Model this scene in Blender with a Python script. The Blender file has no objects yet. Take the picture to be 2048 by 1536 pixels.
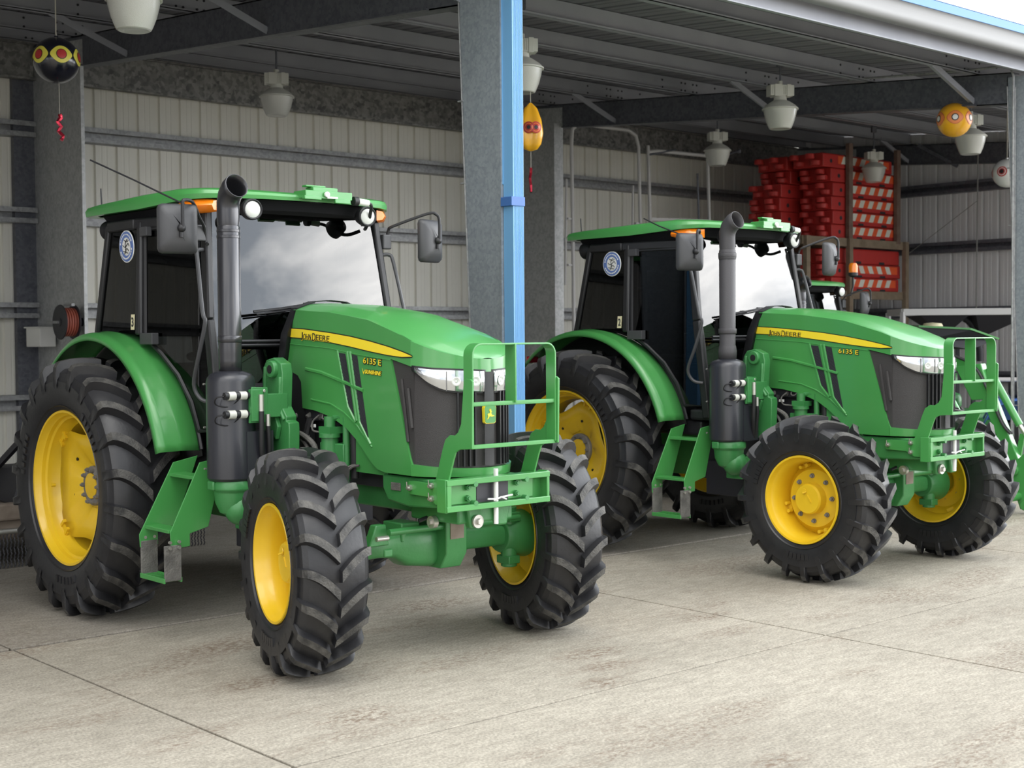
import bpy, math, random
from mathutils import Vector, Matrix
random.seed(7)
PI = math.pi
scene = bpy.context.scene
COL = scene.collection

# ------------------------------------------------------------------ camera
CAM_H, F_PX = 1.8428, 2780.24
cam_d = bpy.data.cameras.new('camera')
cam_d.sensor_fit = 'HORIZONTAL'
cam_d.sensor_width = 36.0
cam_d.lens = F_PX / 2048 * 36.0
cam_d.clip_start, cam_d.clip_end = 0.1, 500
cam = bpy.data.objects.new('camera', cam_d)
COL.objects.link(cam)
# world axes: X along the shed front (left to right), Y into the shed
PITCH, ROLL, YAW = 0.0352833, -0.0072514, math.radians(-48.46486)
Yg = Vector((-math.cos(YAW), -math.sin(YAW)))     # world Y in the camera ground frame
Xg = Vector((Yg[1], -Yg[0]))
fw = Vector((Xg[1], Yg[1], 0)); rt = Vector((Xg[0], Yg[0], 0))
view = fw * math.cos(PITCH) + Vector((0, 0, -math.sin(PITCH)))
up0 = rt.cross(view).normalized()
right = rt * math.cos(ROLL) + up0 * math.sin(ROLL)
up = right.cross(view).normalized()
cam.matrix_world = Matrix(((right.x, up.x, -view.x, 0), (right.y, up.y, -view.y, 0), (right.z, up.z, -view.z, CAM_H), (0, 0, 0, 1)))
cam_d.dof.use_dof = True
cam_d.dof.focus_distance = 8.6
cam_d.dof.aperture_fstop = 4.0
scene.camera = cam

# ------------------------------------------------------------------ view, world, sun
scene.view_settings.view_transform = 'Standard'
scene.view_settings.look = 'None'
scene.view_settings.exposure = 0.2
scene.view_settings.gamma = 1.0
scene.view_settings.use_curve_mapping = False
scene.cycles.max_bounces = 8
scene.cycles.diffuse_bounces = 6
scene.cycles.transparent_max_bounces = 12

W = bpy.data.worlds.new('overcast_sky'); scene.world = W
W.use_nodes = True
wn, wl = W.node_tree.nodes, W.node_tree.links
wn.clear()
def wnode(t, **kw):
    n = wn.new(t)
    for k, v in kw.items(): setattr(n, k, v)
    return n
tc = wnode('ShaderNodeTexCoord')
mp = wnode('ShaderNodeMapping'); mp.inputs['Scale'].default_value = (1, 1, 2.6)
nz = wnode('ShaderNodeTexNoise'); nz.inputs['Scale'].default_value = 2.2; nz.inputs['Detail'].default_value = 7; nz.inputs['Roughness'].default_value = .55; nz.inputs['Distortion'].default_value = .4
wl.new(tc.outputs['Generated'], mp.inputs[0]); wl.new(mp.outputs[0], nz.inputs['Vector'])
cr = wnode('ShaderNodeValToRGB')
cr.color_ramp.elements[0].position = .40; cr.color_ramp.elements[0].color = (.30, .33, .37, 1)
cr.color_ramp.elements[1].position = .66; cr.color_ramp.elements[1].color = (1, .99, .97, 1)
wl.new(nz.outputs[0], cr.inputs[0])
# brighter cloud towards +X (right of the shed), darker cloud bank towards -Y
dot = wnode('ShaderNodeVectorMath', operation='DOT_PRODUCT'); dot.inputs[1].default_value = (.93, -.33, .12)
wl.new(tc.outputs['Generated'], dot.inputs[0])
mr = wnode('ShaderNodeMapRange'); mr.inputs[1].default_value = .40; mr.inputs[2].default_value = .95; mr.inputs[3].default_value = 2.8; mr.inputs[4].default_value = 10.5
wl.new(dot.outputs['Value'], mr.inputs[0])
mx = wnode('ShaderNodeVectorMath', operation='SCALE')
wl.new(cr.outputs[0], mx.inputs[0]); wl.new(mr.outputs[0], mx.inputs['Scale'])
bg = wnode('ShaderNodeBackground'); bg.inputs[1].default_value = 1.0
wo = wnode('ShaderNodeOutputWorld')
wl.new(mx.outputs[0], bg.inputs[0]); wl.new(bg.outputs[0], wo.inputs[0])

sl = bpy.data.lights.new('sun', 'SUN'); sl.energy = 1.1; sl.angle = math.radians(38); sl.color = (1, .97, .92)
so = bpy.data.objects.new('sun', sl); COL.objects.link(so)
so.rotation_euler = Vector((.32, .42, -1.0)).to_track_quat('-Z', 'Y').to_euler()
so.location = (0, -5, 20)

# ------------------------------------------------------------------ materials
def mat(name, col, rough=.5, metal=0.0, coat=0.0, spec=.5, var=None, bump=None, vscale=8, bscale=60, emit=None):
    m = bpy.data.materials.new(name); m.use_nodes = True
    n, l = m.node_tree.nodes, m.node_tree.links
    b = n['Principled BSDF']
    b.inputs['Base Color'].default_value = (*col, 1)
    b.inputs['Roughness'].default_value = rough
    b.inputs['Metallic'].default_value = metal
    b.inputs['Coat Weight'].default_value = coat
    b.inputs['Coat Roughness'].default_value = .12
    b.inputs['Specular IOR Level'].default_value = spec
    t = n.new('ShaderNodeTexCoord')
    if var is not None:
        x = n.new('ShaderNodeTexNoise'); x.inputs['Scale'].default_value = vscale; x.inputs['Detail'].default_value = 6
        l.new(t.outputs['Object'], x.inputs['Vector'])
        c = n.new('ShaderNodeValToRGB')
        c.color_ramp.elements[0].position = .32; c.color_ramp.elements[1].position = .68
        c.color_ramp.elements[0].color = (*col, 1); c.color_ramp.elements[1].color = (*var, 1)
        l.new(x.outputs[0], c.inputs[0]); l.new(c.outputs[0], b.inputs['Base Color'])
    if bump:
        x = n.new('ShaderNodeTexNoise'); x.inputs['Scale'].default_value = bscale; x.inputs['Detail'].default_value = 4
        l.new(t.outputs['Object'], x.inputs['Vector'])
        u = n.new('ShaderNodeBump'); u.inputs['Strength'].default_value = bump; u.inputs['Distance'].default_value = .01
        l.new(x.outputs[0], u.inputs['Height']); l.new(u.outputs[0], b.inputs['Normal'])
    return m

def galv(name, c0, c1, scale, metal=.35, rough=.5):
    m = mat(name, c0, rough, metal)
    n, l = m.node_tree.nodes, m.node_tree.links; b = n['Principled BSDF']
    t = n.new('ShaderNodeTexCoord')
    v = n.new('ShaderNodeTexVoronoi'); v.inputs['Scale'].default_value = scale
    l.new(t.outputs['Object'], v.inputs['Vector'])
    z = n.new('ShaderNodeTexNoise'); z.inputs['Scale'].default_value = scale*.3; z.inputs['Detail'].default_value = 6
    l.new(t.outputs['Object'], z.inputs['Vector'])
    s = n.new('ShaderNodeSeparateColor'); l.new(v.outputs['Color'], s.inputs[0])
    a = n.new('ShaderNodeMath'); a.operation = 'MULTIPLY_ADD'; a.inputs[1].default_value = .45
    l.new(s.outputs[0], a.inputs[0])
    k = n.new('ShaderNodeMath'); k.operation = 'MULTIPLY'; k.inputs[1].default_value = .75
    l.new(z.outputs[0], k.inputs[0]); l.new(k.outputs[0], a.inputs[2])
    c = n.new('ShaderNodeValToRGB'); c.color_ramp.elements[0].position = .3; c.color_ramp.elements[1].position = .8
    c.color_ramp.elements[0].color = (*c0, 1); c.color_ramp.elements[1].color = (*c1, 1)
    l.new(a.outputs[0], c.inputs[0]); l.new(c.outputs[0], b.inputs['Base Color'])
    return m

def glass(name, tint, boost=1.5, rough=0.0):
    m = bpy.data.materials.new(name); m.use_nodes = True
    n, l = m.node_tree.nodes, m.node_tree.links; n.clear()
    o = n.new('ShaderNodeOutputMaterial'); x = n.new('ShaderNodeMixShader')
    tr = n.new('ShaderNodeBsdfTransparent'); tr.inputs[0].default_value = (*tint, 1)
    g = n.new('ShaderNodeBsdfGlossy'); g.inputs['Roughness'].default_value = rough
    ge = n.new('ShaderNodeNewGeometry'); dp = n.new('ShaderNodeVectorMath'); dp.operation = 'DOT_PRODUCT'
    l.new(ge.outputs['Normal'], dp.inputs[0]); l.new(ge.outputs['Incoming'], dp.inputs[1])
    def ma(op, a, b, c=None):
        q = n.new('ShaderNodeMath'); q.operation = op
        for i, v in enumerate((a, b, c)):
            if v is None: continue
            if isinstance(v, (int, float)): q.inputs[i].default_value = v
            else: l.new(v, q.inputs[i])
        return q.outputs[0]
    f5 = ma('POWER', ma('SUBTRACT', 1.0, ma('ABSOLUTE', dp.outputs['Value'], 0)), 5.0)
    l.new(ma('MULTIPLY_ADD', f5, .95*boost, .045*boost), x.inputs[0])
    l.new(tr.outputs[0], x.inputs[1]); l.new(g.outputs[0], x.inputs[2]); l.new(x.outputs[0], o.inputs[0])
    return m

def concrete(name, c0, c1, c2, stain, spots=()):
    m = mat(name, c0, .85)
    n, l = m.node_tree.nodes, m.node_tree.links; b = n['Principled BSDF']
    t = n.new('ShaderNodeTexCoord')
    def noise(sc, det=8, ro=.6, st=(1, 1, 1)):
        q = n.new('ShaderNodeMapping'); q.inputs['Scale'].default_value = st; l.new(t.outputs['Object'], q.inputs[0])
        x = n.new('ShaderNodeTexNoise'); x.inputs['Scale'].default_value = sc; x.inputs['Detail'].default_value = det; x.inputs['Roughness'].default_value = ro
        l.new(q.outputs[0], x.inputs['Vector']); return x.outputs[0]
    def ramp(src, p0, p1, a, d):
        c = n.new('ShaderNodeValToRGB'); e = c.color_ramp.elements
        e[0].position, e[1].position = p0, p1; e[0].color = (*a, 1); e[1].color = (*d, 1); l.new(src, c.inputs[0]); return c.outputs[0]
    def mix(f, a, d, mode='MIX'):
        x = n.new('ShaderNodeMix'); x.data_type = 'RGBA'; x.blend_type = mode
        if isinstance(f, float): x.inputs[0].default_value = f
        else: l.new(f, x.inputs[0])
        l.new(a, x.inputs[6]); l.new(d, x.inputs[7]); return x.outputs[2]
    big = ramp(noise(.55, 9, .62, (1, 1.8, 1)), .35, .68, c0, c1)
    fine = ramp(noise(70, 3, .7), .3, .75, (.50, .49, .48), (1.22, 1.21, 1.19))
    mid = ramp(noise(7, 9, .72, (1, 2.6, 1)), .33, .72, (.74, .73, .71), (1.16, 1.16, 1.15))
    c = mix(1.0, mix(1.0, big, fine, 'MULTIPLY'), mid, 'MULTIPLY')
    msk = n.new('ShaderNodeMath'); msk.operation = 'MULTIPLY'
    l.new(ramp(noise(1.1, 4, .5, (.7, 1.6, 1)), .53, .62, (0, 0, 0), (1, 1, 1)), msk.inputs[0])
    l.new(ramp(noise(24, 6, .7, (1, 2, 1)), .46, .62, (0, 0, 0), (.85, .85, .85)), msk.inputs[1])
    d = n.new('ShaderNodeRGB'); d.outputs[0].default_value = (*stain, 1)
    c = mix(msk.outputs[0], c, d.outputs[0])
    for px, py, rx, ry in spots:      # spilled dirt lying on the slab
        q = n.new('ShaderNodeMapping'); q.vector_type = 'TEXTURE'; q.inputs['Location'].default_value = (px, py, 0); q.inputs['Scale'].default_value = (rx, ry, 1); l.new(t.outputs['Object'], q.inputs[0])
        ln = n.new('ShaderNodeVectorMath'); ln.operation = 'LENGTH'; l.new(q.outputs[0], ln.inputs[0])
        sm_ = n.new('ShaderNodeMath'); sm_.operation = 'MULTIPLY'
        l.new(ramp(ln.outputs['Value'], .35, 1.0, (1, 1, 1), (0, 0, 0)), sm_.inputs[0]); l.new(ramp(noise(19, 7, .75, (1, 1.6, 1)), .47, .58, (0, 0, 0), (1, 1, 1)), sm_.inputs[1])
        c = mix(sm_.outputs[0], c, d.outputs[0])
    l.new(c, b.inputs['Base Color'])
    u = n.new('ShaderNodeBump'); u.inputs['Strength'].default_value = .35; u.inputs['Distance'].default_value = .006
    l.new(noise(110, 4, .7), u.inputs['Height']); l.new(u.outputs[0], b.inputs['Normal'])
    return m

M = {}
SPOTS = ((4.09, 7.29, .40, .22), (3.84, 6.41, .32, .18), (3.87, 5.50, .34, .2), (5.63, 5.67, .34, .16), (5.49, 5.41, .22, .12), (5.20, 5.15, .22, .13), (4.79, 3.68, .22, .12), (5.84, 7.46, .5, .25), (6.9, 5.9, .3, .12))
M['green'] = mat('green_paint', (.052, .255, .060), .34, coat=.45, var=(.058, .272, .066), vscale=3)
M['green2'] = mat('green_cast_paint', (.034, .190, .050), .42, coat=.2, bump=.15, bscale=40, var=(.045, .215, .062), vscale=6)
M['yellow'] = mat('yellow_paint', (.76, .50, .016), .38, coat=.35, var=(.70, .45, .014), vscale=5)
M['decal'] = mat('yellow_decal', (.85, .66, .03), .35, coat=.3)
M['ink'] = mat('black_print', (.012, .012, .012), .5)
M['rubber'] = mat('tyre_rubber', (.011, .011, .013), .42, spec=.55, var=(.019, .019, .021), vscale=9, bump=.10, bscale=50)
M['worn'] = mat('dusty_tyre_lug', (.019, .019, .019), .66, var=(.088, .084, .076), vscale=15, bump=.5, bscale=90)
M['black'] = mat('black_plastic', (.010, .010, .012), .48, var=(.015, .015, .017), vscale=10)
M['muf'] = mat('satin_black_muffler', (.020, .021, .027), .36, coat=.25, bump=.08, bscale=200)
M['pipe'] = mat('black_enamel_pipe', (.035, .035, .040), .30, metal=.4, coat=.4)
M['mesh'] = mat('dark_grille_mesh', (.040, .037, .037), .55, bump=.5, bscale=400)
M['mirror'] = mat('grey_mirror_plastic', (.050, .051, .055), .45, bump=.1, bscale=300)
M['steel'] = mat('zinc_steel', (.55, .54, .50), .35, metal=.8)
M['dull'] = mat('worn_grey_rubber_strip', (.085, .082, .076), .8, var=(.17, .165, .15), vscale=14, bump=.5, bscale=120)
M['hub'] = mat('grey_hub_ring', (.14, .14, .14), .6, var=(.22, .21, .2), vscale=14)
M['chrome'] = mat('lamp_reflector', (.62, .64, .66), .10, metal=.9)
M['lens'] = mat('clear_lamp_lens', (.62, .63, .60), .18, coat=.6)
M['amber'] = mat('amber_lens', (.90, .22, .008), .22, coat=.6)
M['glass'] = glass('windscreen_glass', (.13, .145, .145), 2.3)
M['glassd'] = glass('tinted_side_glass', (.030, .034, .036), .9)
M['liner'] = mat('matt_black_roof_lining', (.008, .008, .010), .85, spec=.2)
M['seat'] = mat('black_seat_fabric', (.02, .02, .022), .8)
M['white'] = mat('white_plastic', (.75, .75, .72), .5)
M['blue_ring'] = mat('blue_sticker_ring', (.10, .17, .42), .4)
M['label'] = mat('cream_number_plate', (.70, .64, .42), .5)
M['hose'] = mat('black_hose', (.012, .012, .013), .55)
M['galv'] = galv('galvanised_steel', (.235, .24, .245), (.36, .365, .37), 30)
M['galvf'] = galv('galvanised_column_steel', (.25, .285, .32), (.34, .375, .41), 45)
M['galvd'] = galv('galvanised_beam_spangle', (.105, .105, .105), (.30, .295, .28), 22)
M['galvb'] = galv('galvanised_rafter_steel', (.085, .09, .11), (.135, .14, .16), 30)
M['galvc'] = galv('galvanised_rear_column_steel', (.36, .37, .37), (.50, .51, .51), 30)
M['purlin'] = mat('zinc_purlin', (.31, .32, .36), .55, .2, var=(.36, .37, .41), vscale=2)
M['wall'] = mat('corrugated_wall_sheet', (.76, .745, .67), .6, .0, var=(.80, .785, .71), vscale=1.2)
M['wall2'] = mat('corrugated_end_wall_sheet', (.62, .615, .62), .6, .0, var=(.67, .665, .67), vscale=1.2)
M['roof'] = mat('roof_sheet', (.22, .22, .245), .6, .1)
M['blue'] = mat('blue_steel_flashing', (.15, .36, .62), .42, .0, coat=.2)
M['bluef'] = mat('blue_barge_flashing', (.07, .22, .52), .5)
M['blued'] = mat('blue_strap', (.05, .14, .38), .45)
M['gutter'] = mat('pale_gutter', (.22, .22, .22), .55)
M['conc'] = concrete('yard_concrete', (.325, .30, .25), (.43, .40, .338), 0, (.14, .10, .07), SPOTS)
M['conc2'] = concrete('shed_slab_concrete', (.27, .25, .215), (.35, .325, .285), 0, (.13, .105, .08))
M['joint'] = mat('dark_joint', (.075, .065, .052), .95)
M['lampw'] = mat('white_enamel', (.56, .56, .51), .45)
M['lampl'] = mat('prismatic_acrylic', (.52, .52, .48), .25, coat=.4, bump=.25, bscale=120)
M['string'] = mat('string', (.45, .42, .36), .8)
M['red'] = mat('red_barrier_plastic', (.50, .030, .025), .5, var=(.44, .028, .024), vscale=4)
M['orange'] = mat('orange_reflective', (.80, .11, .03), .5)
M['white2'] = mat('white_reflective', (.70, .70, .62), .5)
M['wood'] = mat('rack_timber', (.17, .125, .082), .8, var=(.25, .195, .135), vscale=6)
M['rust'] = mat('brown_rack_steel', (.14, .085, .065), .7, var=(.19, .13, .10), vscale=8)
M['atv'] = mat('blue_quad_plastic', (.06, .16, .48), .35, coat=.4)
M['grey'] = mat('pale_grey_steel', (.52, .51, .50), .5)
M['dark'] = mat('dark_steel', (.022, .022, .028), .55)
M['redf'] = mat('red_foil', (.55, .03, .06), .2, metal=.7)
M['bal_b'] = mat('black_vinyl', (.010, .011, .020), .22, coat=.5)
M['bal_y'] = mat('yellow_vinyl', (.85, .42, .02), .25, coat=.5)
M['bal_w'] = mat('white_vinyl', (.75, .75, .73), .25, coat=.5)
M['eyey'] = mat('yellow_eye_print', (.78, .70, .10), .3)
M['eyer'] = mat('red_eye_print', (.50, .05, .05), .3)
M['eyeo'] = mat('orange_eye_print', (.82, .25, .07), .3)
M['hosr'] = mat('red_hose', (.32, .08, .05), .6)
M['dirtw'] = mat('brown_dirty_steel', (.16, .125, .095), .8, var=(.23, .19, .15), vscale=10)
M['wire'] = mat('grey_wire', (.22, .22, .21), .6)

# ------------------------------------------------------------------ mesh helper
class G:
    def __init__(s): s.V, s.F, s.I = [], [], []
    def add(s, v, f, i=0):
        o = len(s.V); s.V += [tuple(p) for p in v]; s.F += [tuple(o+k for k in q) for q in f]; s.I += [i]*len(f); return s
    def box(s, c, d, i=0, rot=None):
        x, y, z = [q/2 for q in d]
        v = [Vector((a*x, b*y, e*z)) for a in (-1, 1) for b in (-1, 1) for e in (-1, 1)]
        if rot is not None: v = [rot @ p for p in v]
        c = Vector(c)
        return s.add([p+c for p in v], [(0, 1, 3, 2), (4, 6, 7, 5), (0, 4, 5, 1), (2, 3, 7, 6), (0, 2, 6, 4), (1, 5, 7, 3)], i)
    def box2(s, a, b, i=0):
        return s.box([(p+q)/2 for p, q in zip(a, b)], [abs(p-q) for p, q in zip(a, b)], i)
    def bar(s, p, q, w, h, up=(0, 0, 1), i=0):
        p, q = Vector(p), Vector(q); d = (q-p).normalized(); u = Vector(up)
        r = d.cross(u).normalized(); u = r.cross(d)
        v = [e + r*a*w/2 + u*b*h/2 for e in (p, q) for a, b in ((-1, -1), (1, -1), (1, 1), (-1, 1))]
        return s.add(v, [(3, 2, 1, 0), (4, 5, 6, 7), (0, 1, 5, 4), (1, 2, 6, 5), (2, 3, 7, 6), (3, 0, 4, 7)], i)
    def tube(s, pts, r, n=8, i=0, cap=True, smooth=0, sx=1.0):
        P = [Vector(p) for p in pts]
        if smooth: P = catmull(P, smooth)
        R = r if isinstance(r, (list, tuple)) else [r]*len(P)
        if len(R) != len(P):
            R = [R[min(len(R)-1, int(k/(len(P)-1)*(len(R)-1)+.5))] for k in range(len(P))]
        T = [(P[min(k+1, len(P)-1)]-P[max(k-1, 0)]).normalized() for k in range(len(P))]
        u = Vector((0, 0, 1)) if abs(T[0].z) < .9 else Vector((1, 0, 0))
        u = (u - T[0]*u.dot(T[0])).normalized(); v = []
        for k, p in enumerate(P):
            u = (u - T[k]*u.dot(T[k])).normalized(); w = T[k].cross(u)
            v += [p + (u*math.cos(2*PI*j/n)*sx + w*math.sin(2*PI*j/n))*R[k] for j in range(n)]
        f = [(k*n+j, k*n+(j+1) % n, (k+1)*n+(j+1) % n, (k+1)*n+j) for k in range(len(P)-1) for j in range(n)]
        if cap: f += [tuple(range(n))[::-1], tuple((len(P)-1)*n+j for j in range(n))]
        return s.add(v, f, i)
    def cyl(s, p, q, r, r2=None, n=24, i=0, cap=True):
        return s.tube([p, q], [r, r if r2 is None else r2], n, i, cap)
    def lathe(s, prof, o, ax, n=48, i=0, cap=False, ell=(1, 1), a0=0.0, a1=None):
        o, ax = Vector(o), Vector(ax).normalized()
        u = Vector((0, 0, 1)) if abs(ax.z) < .9 else Vector((1, 0, 0))
        u = (u-ax*u.dot(ax)).normalized(); w = ax.cross(u)
        v = [o + ax*a + (u*math.cos(2*PI*j/n)*ell[0] + w*math.sin(2*PI*j/n)*ell[1])*r for a, r in prof for j in range(n)]
        m = len(prof)
        f = [(k*n+j, k*n+(j+1) % n, (k+1)*n+(j+1) % n, (k+1)*n+j) for k in range(m-1) for j in range(n)]
        if cap: f += [tuple(range(n))[::-1], tuple((m-1)*n+j for j in range(n))]
        return s.add(v, f, i)
    def prism(s, pts, off, i=0):
        n = len(pts); a = [Vector(p) for p in pts]; off = Vector(off)
        return s.add(a + [p+off for p in a], [tuple(range(n)), tuple(range(2*n-1, n-1, -1))] + [(k, n+k, n+(k+1) % n, (k+1) % n) for k in range(n)], i)
    def grid(s, rows, i=0, close=False):
        m = len(rows[0])
        f = [(k*m+j, k*m+(j+1) % m, (k+1)*m+(j+1) % m, (k+1)*m+j) for k in range(len(rows)-1) for j in range(m if close else m-1)]
        return s.add([p for r in rows for p in r], f, i)
    def sphere(s, c, r, n=24, m=14, i=0, sc=(1, 1, 1)):
        rows = []
        for k in range(m+1):
            t = PI*k/m
            rows.append([(c[0]+r*sc[0]*math.sin(t)*math.cos(2*PI*j/n), c[1]+r*sc[1]*math.sin(t)*math.sin(2*PI*j/n), c[2]+r*sc[2]*math.cos(t)) for j in range(n)])
        return s.grid(rows, i, True)
    def mirror(s, ax=1):
        v = [list(p) for p in s.V]
        for p in v: p[ax] = -p[ax]
        n = len(s.V); f = [tuple(n+k for k in q[::-1]) for q in s.F]
        s.V += [tuple(p) for p in v]; s.F += f; s.I += list(s.I); return s
    def flip(s, ax=1):
        s.V = [tuple(-q if k == ax else q for k, q in enumerate(p)) for p in s.V]; s.F = [q[::-1] for q in s.F]; return s
    def clusters(s, tol=.002):
        n = len(s.V); p = list(range(n))
        def f(a):
            while p[a] != a: p[a] = p[p[a]]; a = p[a]
            return a
        for q in s.F:
            for k in q[1:]: p[f(k)] = f(q[0])
        bb = {}
        for k, v in enumerate(s.V):
            b = bb.setdefault(f(k), [list(v), list(v)])
            for j in range(3): b[0][j] = min(b[0][j], v[j]); b[1][j] = max(b[1][j], v[j])
        ks = list(bb); go = True
        grp = {k: k for k in ks}
        def gf(a):
            while grp[a] != a: a = grp[a]
            return a
        for i, a in enumerate(ks):
            for c in ks[i+1:]:
                if all(bb[a][0][j]-tol <= bb[c][1][j] and bb[c][0][j]-tol <= bb[a][1][j] for j in range(3)): grp[gf(c)] = gf(a)
        out = {}
        for q, i in zip(s.F, s.I):
            g = out.setdefault(gf(f(q[0])), (G(), {}))
            for k in q:
                if k not in g[1]: g[1][k] = len(g[0].V); g[0].V.append(s.V[k])
            g[0].F.append(tuple(g[1][k] for k in q)); g[0].I.append(i)
        return [g[0] for g in out.values()]
    def each(s, *a, **k):
        return [g.make(*a, **k) for g in s.clusters()]
    def make(s, name, mats, parent=None, sm=35, bev=0, solid=0, label=None, fix=True):
        me = bpy.data.meshes.new(name); me.from_pydata(s.V, [], s.F); me.update()
        for m in (mats if isinstance(mats, (list, tuple)) else [mats]): me.materials.append(M[m] if isinstance(m, str) else m)
        me.polygons.foreach_set('material_index', s.I)
        if fix:
            import bmesh
            b = bmesh.new(); b.from_mesh(me); bmesh.ops.remove_doubles(b, verts=b.verts, dist=1e-5)
            bmesh.ops.recalc_face_normals(b, faces=b.faces); b.to_mesh(me); b.free()
        if sm:
            me.polygons.foreach_set('use_smooth', [True]*len(me.polygons)); me.set_sharp_from_angle(angle=math.radians(sm))
        o = bpy.data.objects.new(name, me); COL.objects.link(o)
        if parent: o.parent = parent
        if solid:
            d = o.modifiers.new('solid', 'SOLIDIFY'); d.thickness = solid; d.offset = 0
        if bev:
            d = o.modifiers.new('bevel', 'BEVEL'); d.width = bev; d.segments = 2; d.limit_method = 'ANGLE'; d.angle_limit = math.radians(40)
        if label: o['label'] = label
        return o

def catmull(P, k):
    out = []
    for i in range(len(P)-1):
        p0, p1, p2, p3 = P[max(i-1, 0)], P[i], P[i+1], P[min(i+2, len(P)-1)]
        for j in range(k):
            t = j/k
            out.append(.5*((2*p1) + (p2-p0)*t + (2*p0-5*p1+4*p2-p3)*t*t + (3*p1-p0-3*p2+p3)*t**3))
    out.append(P[-1]); return out
def lerp(tab, x):
    if x <= tab[0][0]: return tab[0][1]
    for (a, b), (c, d) in zip(tab, tab[1:]):
        if x <= c: return b+(d-b)*(x-a)/(c-a)
    return tab[-1][1]
def thing(name, label, cat, loc=(0, 0, 0), rz=0.0, group=None):
    o = bpy.data.objects.new(name, None); COL.objects.link(o); o.location = loc; o.rotation_euler = (0, 0, rz)
    o.empty_display_size = .2
    return tag(o, label, cat, group)
def tag(o, label, cat, group=None):
    o['label'] = label; o['category'] = cat
    if group: o['group'] = group
    return o
def struct(o): o['kind'] = 'structure'; return o
def copy_tree(r, parent=None):
    c = r.copy(); COL.objects.link(c)
    if parent: c.parent = parent
    for ch in list(r.children): copy_tree(ch, c)
    return c
def text_geo(txt, w, h, shear=0.0, ext=.0015, spacing=1.0, bold=0.0):
    """text mesh (x right, y up, z out) scaled to width w and cap height h, origin at lower left"""
    cu = bpy.data.curves.new('t', 'FONT'); cu.body = txt; cu.extrude = ext; cu.shear = shear; cu.space_character = spacing; cu.offset = bold
    cu.resolution_u = 4
    o = bpy.data.objects.new('t', cu); COL.objects.link(o)
    dg = bpy.context.evaluated_depsgraph_get()
    me = bpy.data.meshes.new_from_object(o.evaluated_get(dg))
    v = [q.co.copy() for q in me.vertices]; f = [tuple(p.vertices) for p in me.polygons]
    bpy.data.objects.remove(o); bpy.data.curves.remove(cu); bpy.data.meshes.remove(me)
    x0, x1 = min(p.x for p in v), max(p.x for p in v); y0, y1 = min(p.y for p in v), max(p.y for p in v)
    return [((p.x-x0)/(x1-x0)*w, (p.y-y0)/(y1-y0)*h, p.z) for p in v], f
def put_text(g, txt, w, h, o, u, v, i=0, **k):
    V_, F_ = text_geo(txt, w, h, **k); o, u, v = Vector(o), Vector(u).normalized(), Vector(v).normalized(); n = u.cross(v).normalized()
    v = n.cross(u)
    g.add([o+u*p[0]+v*p[1]+n*p[2] for p in V_], F_, i)

# ------------------------------------------------------------------ ground and shed
XA, XB, XC, XL, XLL = 7.09, 14.8, 22.5, -.62, -8.3
YF, YR, YW = 8.1, 15.5, 17.0
def zr(y): return 4.78 + .0794*(y-8.1)          # top of rafters

g = G(); gap = .007
xs = [-40, -4.4, -.6, 3.2, 7.0, 10.8, 14.6, 18.4, 60]; ys = [-40, -10, 1.25, 5.04, 8.1]
for i in range(len(xs)-1):
    for j in range(len(ys)-1):
        g.box2((xs[i]+gap, ys[j]+gap, -.2), (xs[i+1]-gap, ys[j+1]-(gap if j < 3 else .026), 0))
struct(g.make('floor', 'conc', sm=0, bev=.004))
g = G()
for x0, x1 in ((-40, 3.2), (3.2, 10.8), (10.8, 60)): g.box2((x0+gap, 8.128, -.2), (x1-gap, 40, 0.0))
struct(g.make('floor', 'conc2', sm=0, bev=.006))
g = G(); g.box2((-40, -40, -.3), (60, 40, -.02)); struct(g.make('floor', 'joint', sm=0))

def ribbed(L, z0f, z1f, pitch=.305, start=0.0):
    """profile rows along x (0..L): ribs push to +y"""
    rows = [[], []]; x = start
    while x < L:
        for dx, y in ((0, 0), (.012, .034), (.052, .034), (.064, 0), (.13, 0), (.134, .004), (.15, .004), (.154, 0), (.20, 0), (.204, .004), (.22, .004), (.224, 0), (pitch-.0001, 0)):
            X = min(x+dx, L); rows[0].append((X, y, z0f(X))); rows[1].append((X, y, z1f(X)))
        x += pitch
    return rows
r = ribbed(XC-XLL+.25, lambda x: 0, lambda x: zr(YW)+.2)
g = G().grid([[(p[0]+XLL, p[1]+YW, p[2]) for p in q] for q in r]); struct(g.make('wall_back', 'wall', sm=0, solid=.004, fix=False))
r = ribbed(YW-YF, lambda x: 0, lambda x: zr(YW-x)+.2, start=.05)
g = G().grid([[(XC+.15+p[1], YW-p[0], p[2]) for p in q] for q in r]); struct(g.make('wall_right', 'wall2', sm=0, solid=.004, fix=False))
g = G().grid([[(XLL-p[1], YW-p[0], p[2]) for p in q] for q in r]); struct(g.make('wall_left', 'wall2', sm=0, solid=.004, fix=False))
# roof sheet (ribs run front to back)
rows = [[], []]; x = XLL-.2
while x < XC+.35:
    for dx, h in ((0, 0), (.012, .055), (.05, .055), (.062, 0), (.15, 0), (.154, .006), (.17, .006), (.174, 0), (.304, 0)):
        for k, y in enumerate((7.72, YW+.1)): rows[k].append((x+dx, y, zr(y)+.215+h))
    x += .305
struct(G().grid(rows).make('ceiling', 'roof', sm=0, solid=.004, fix=False))
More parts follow.
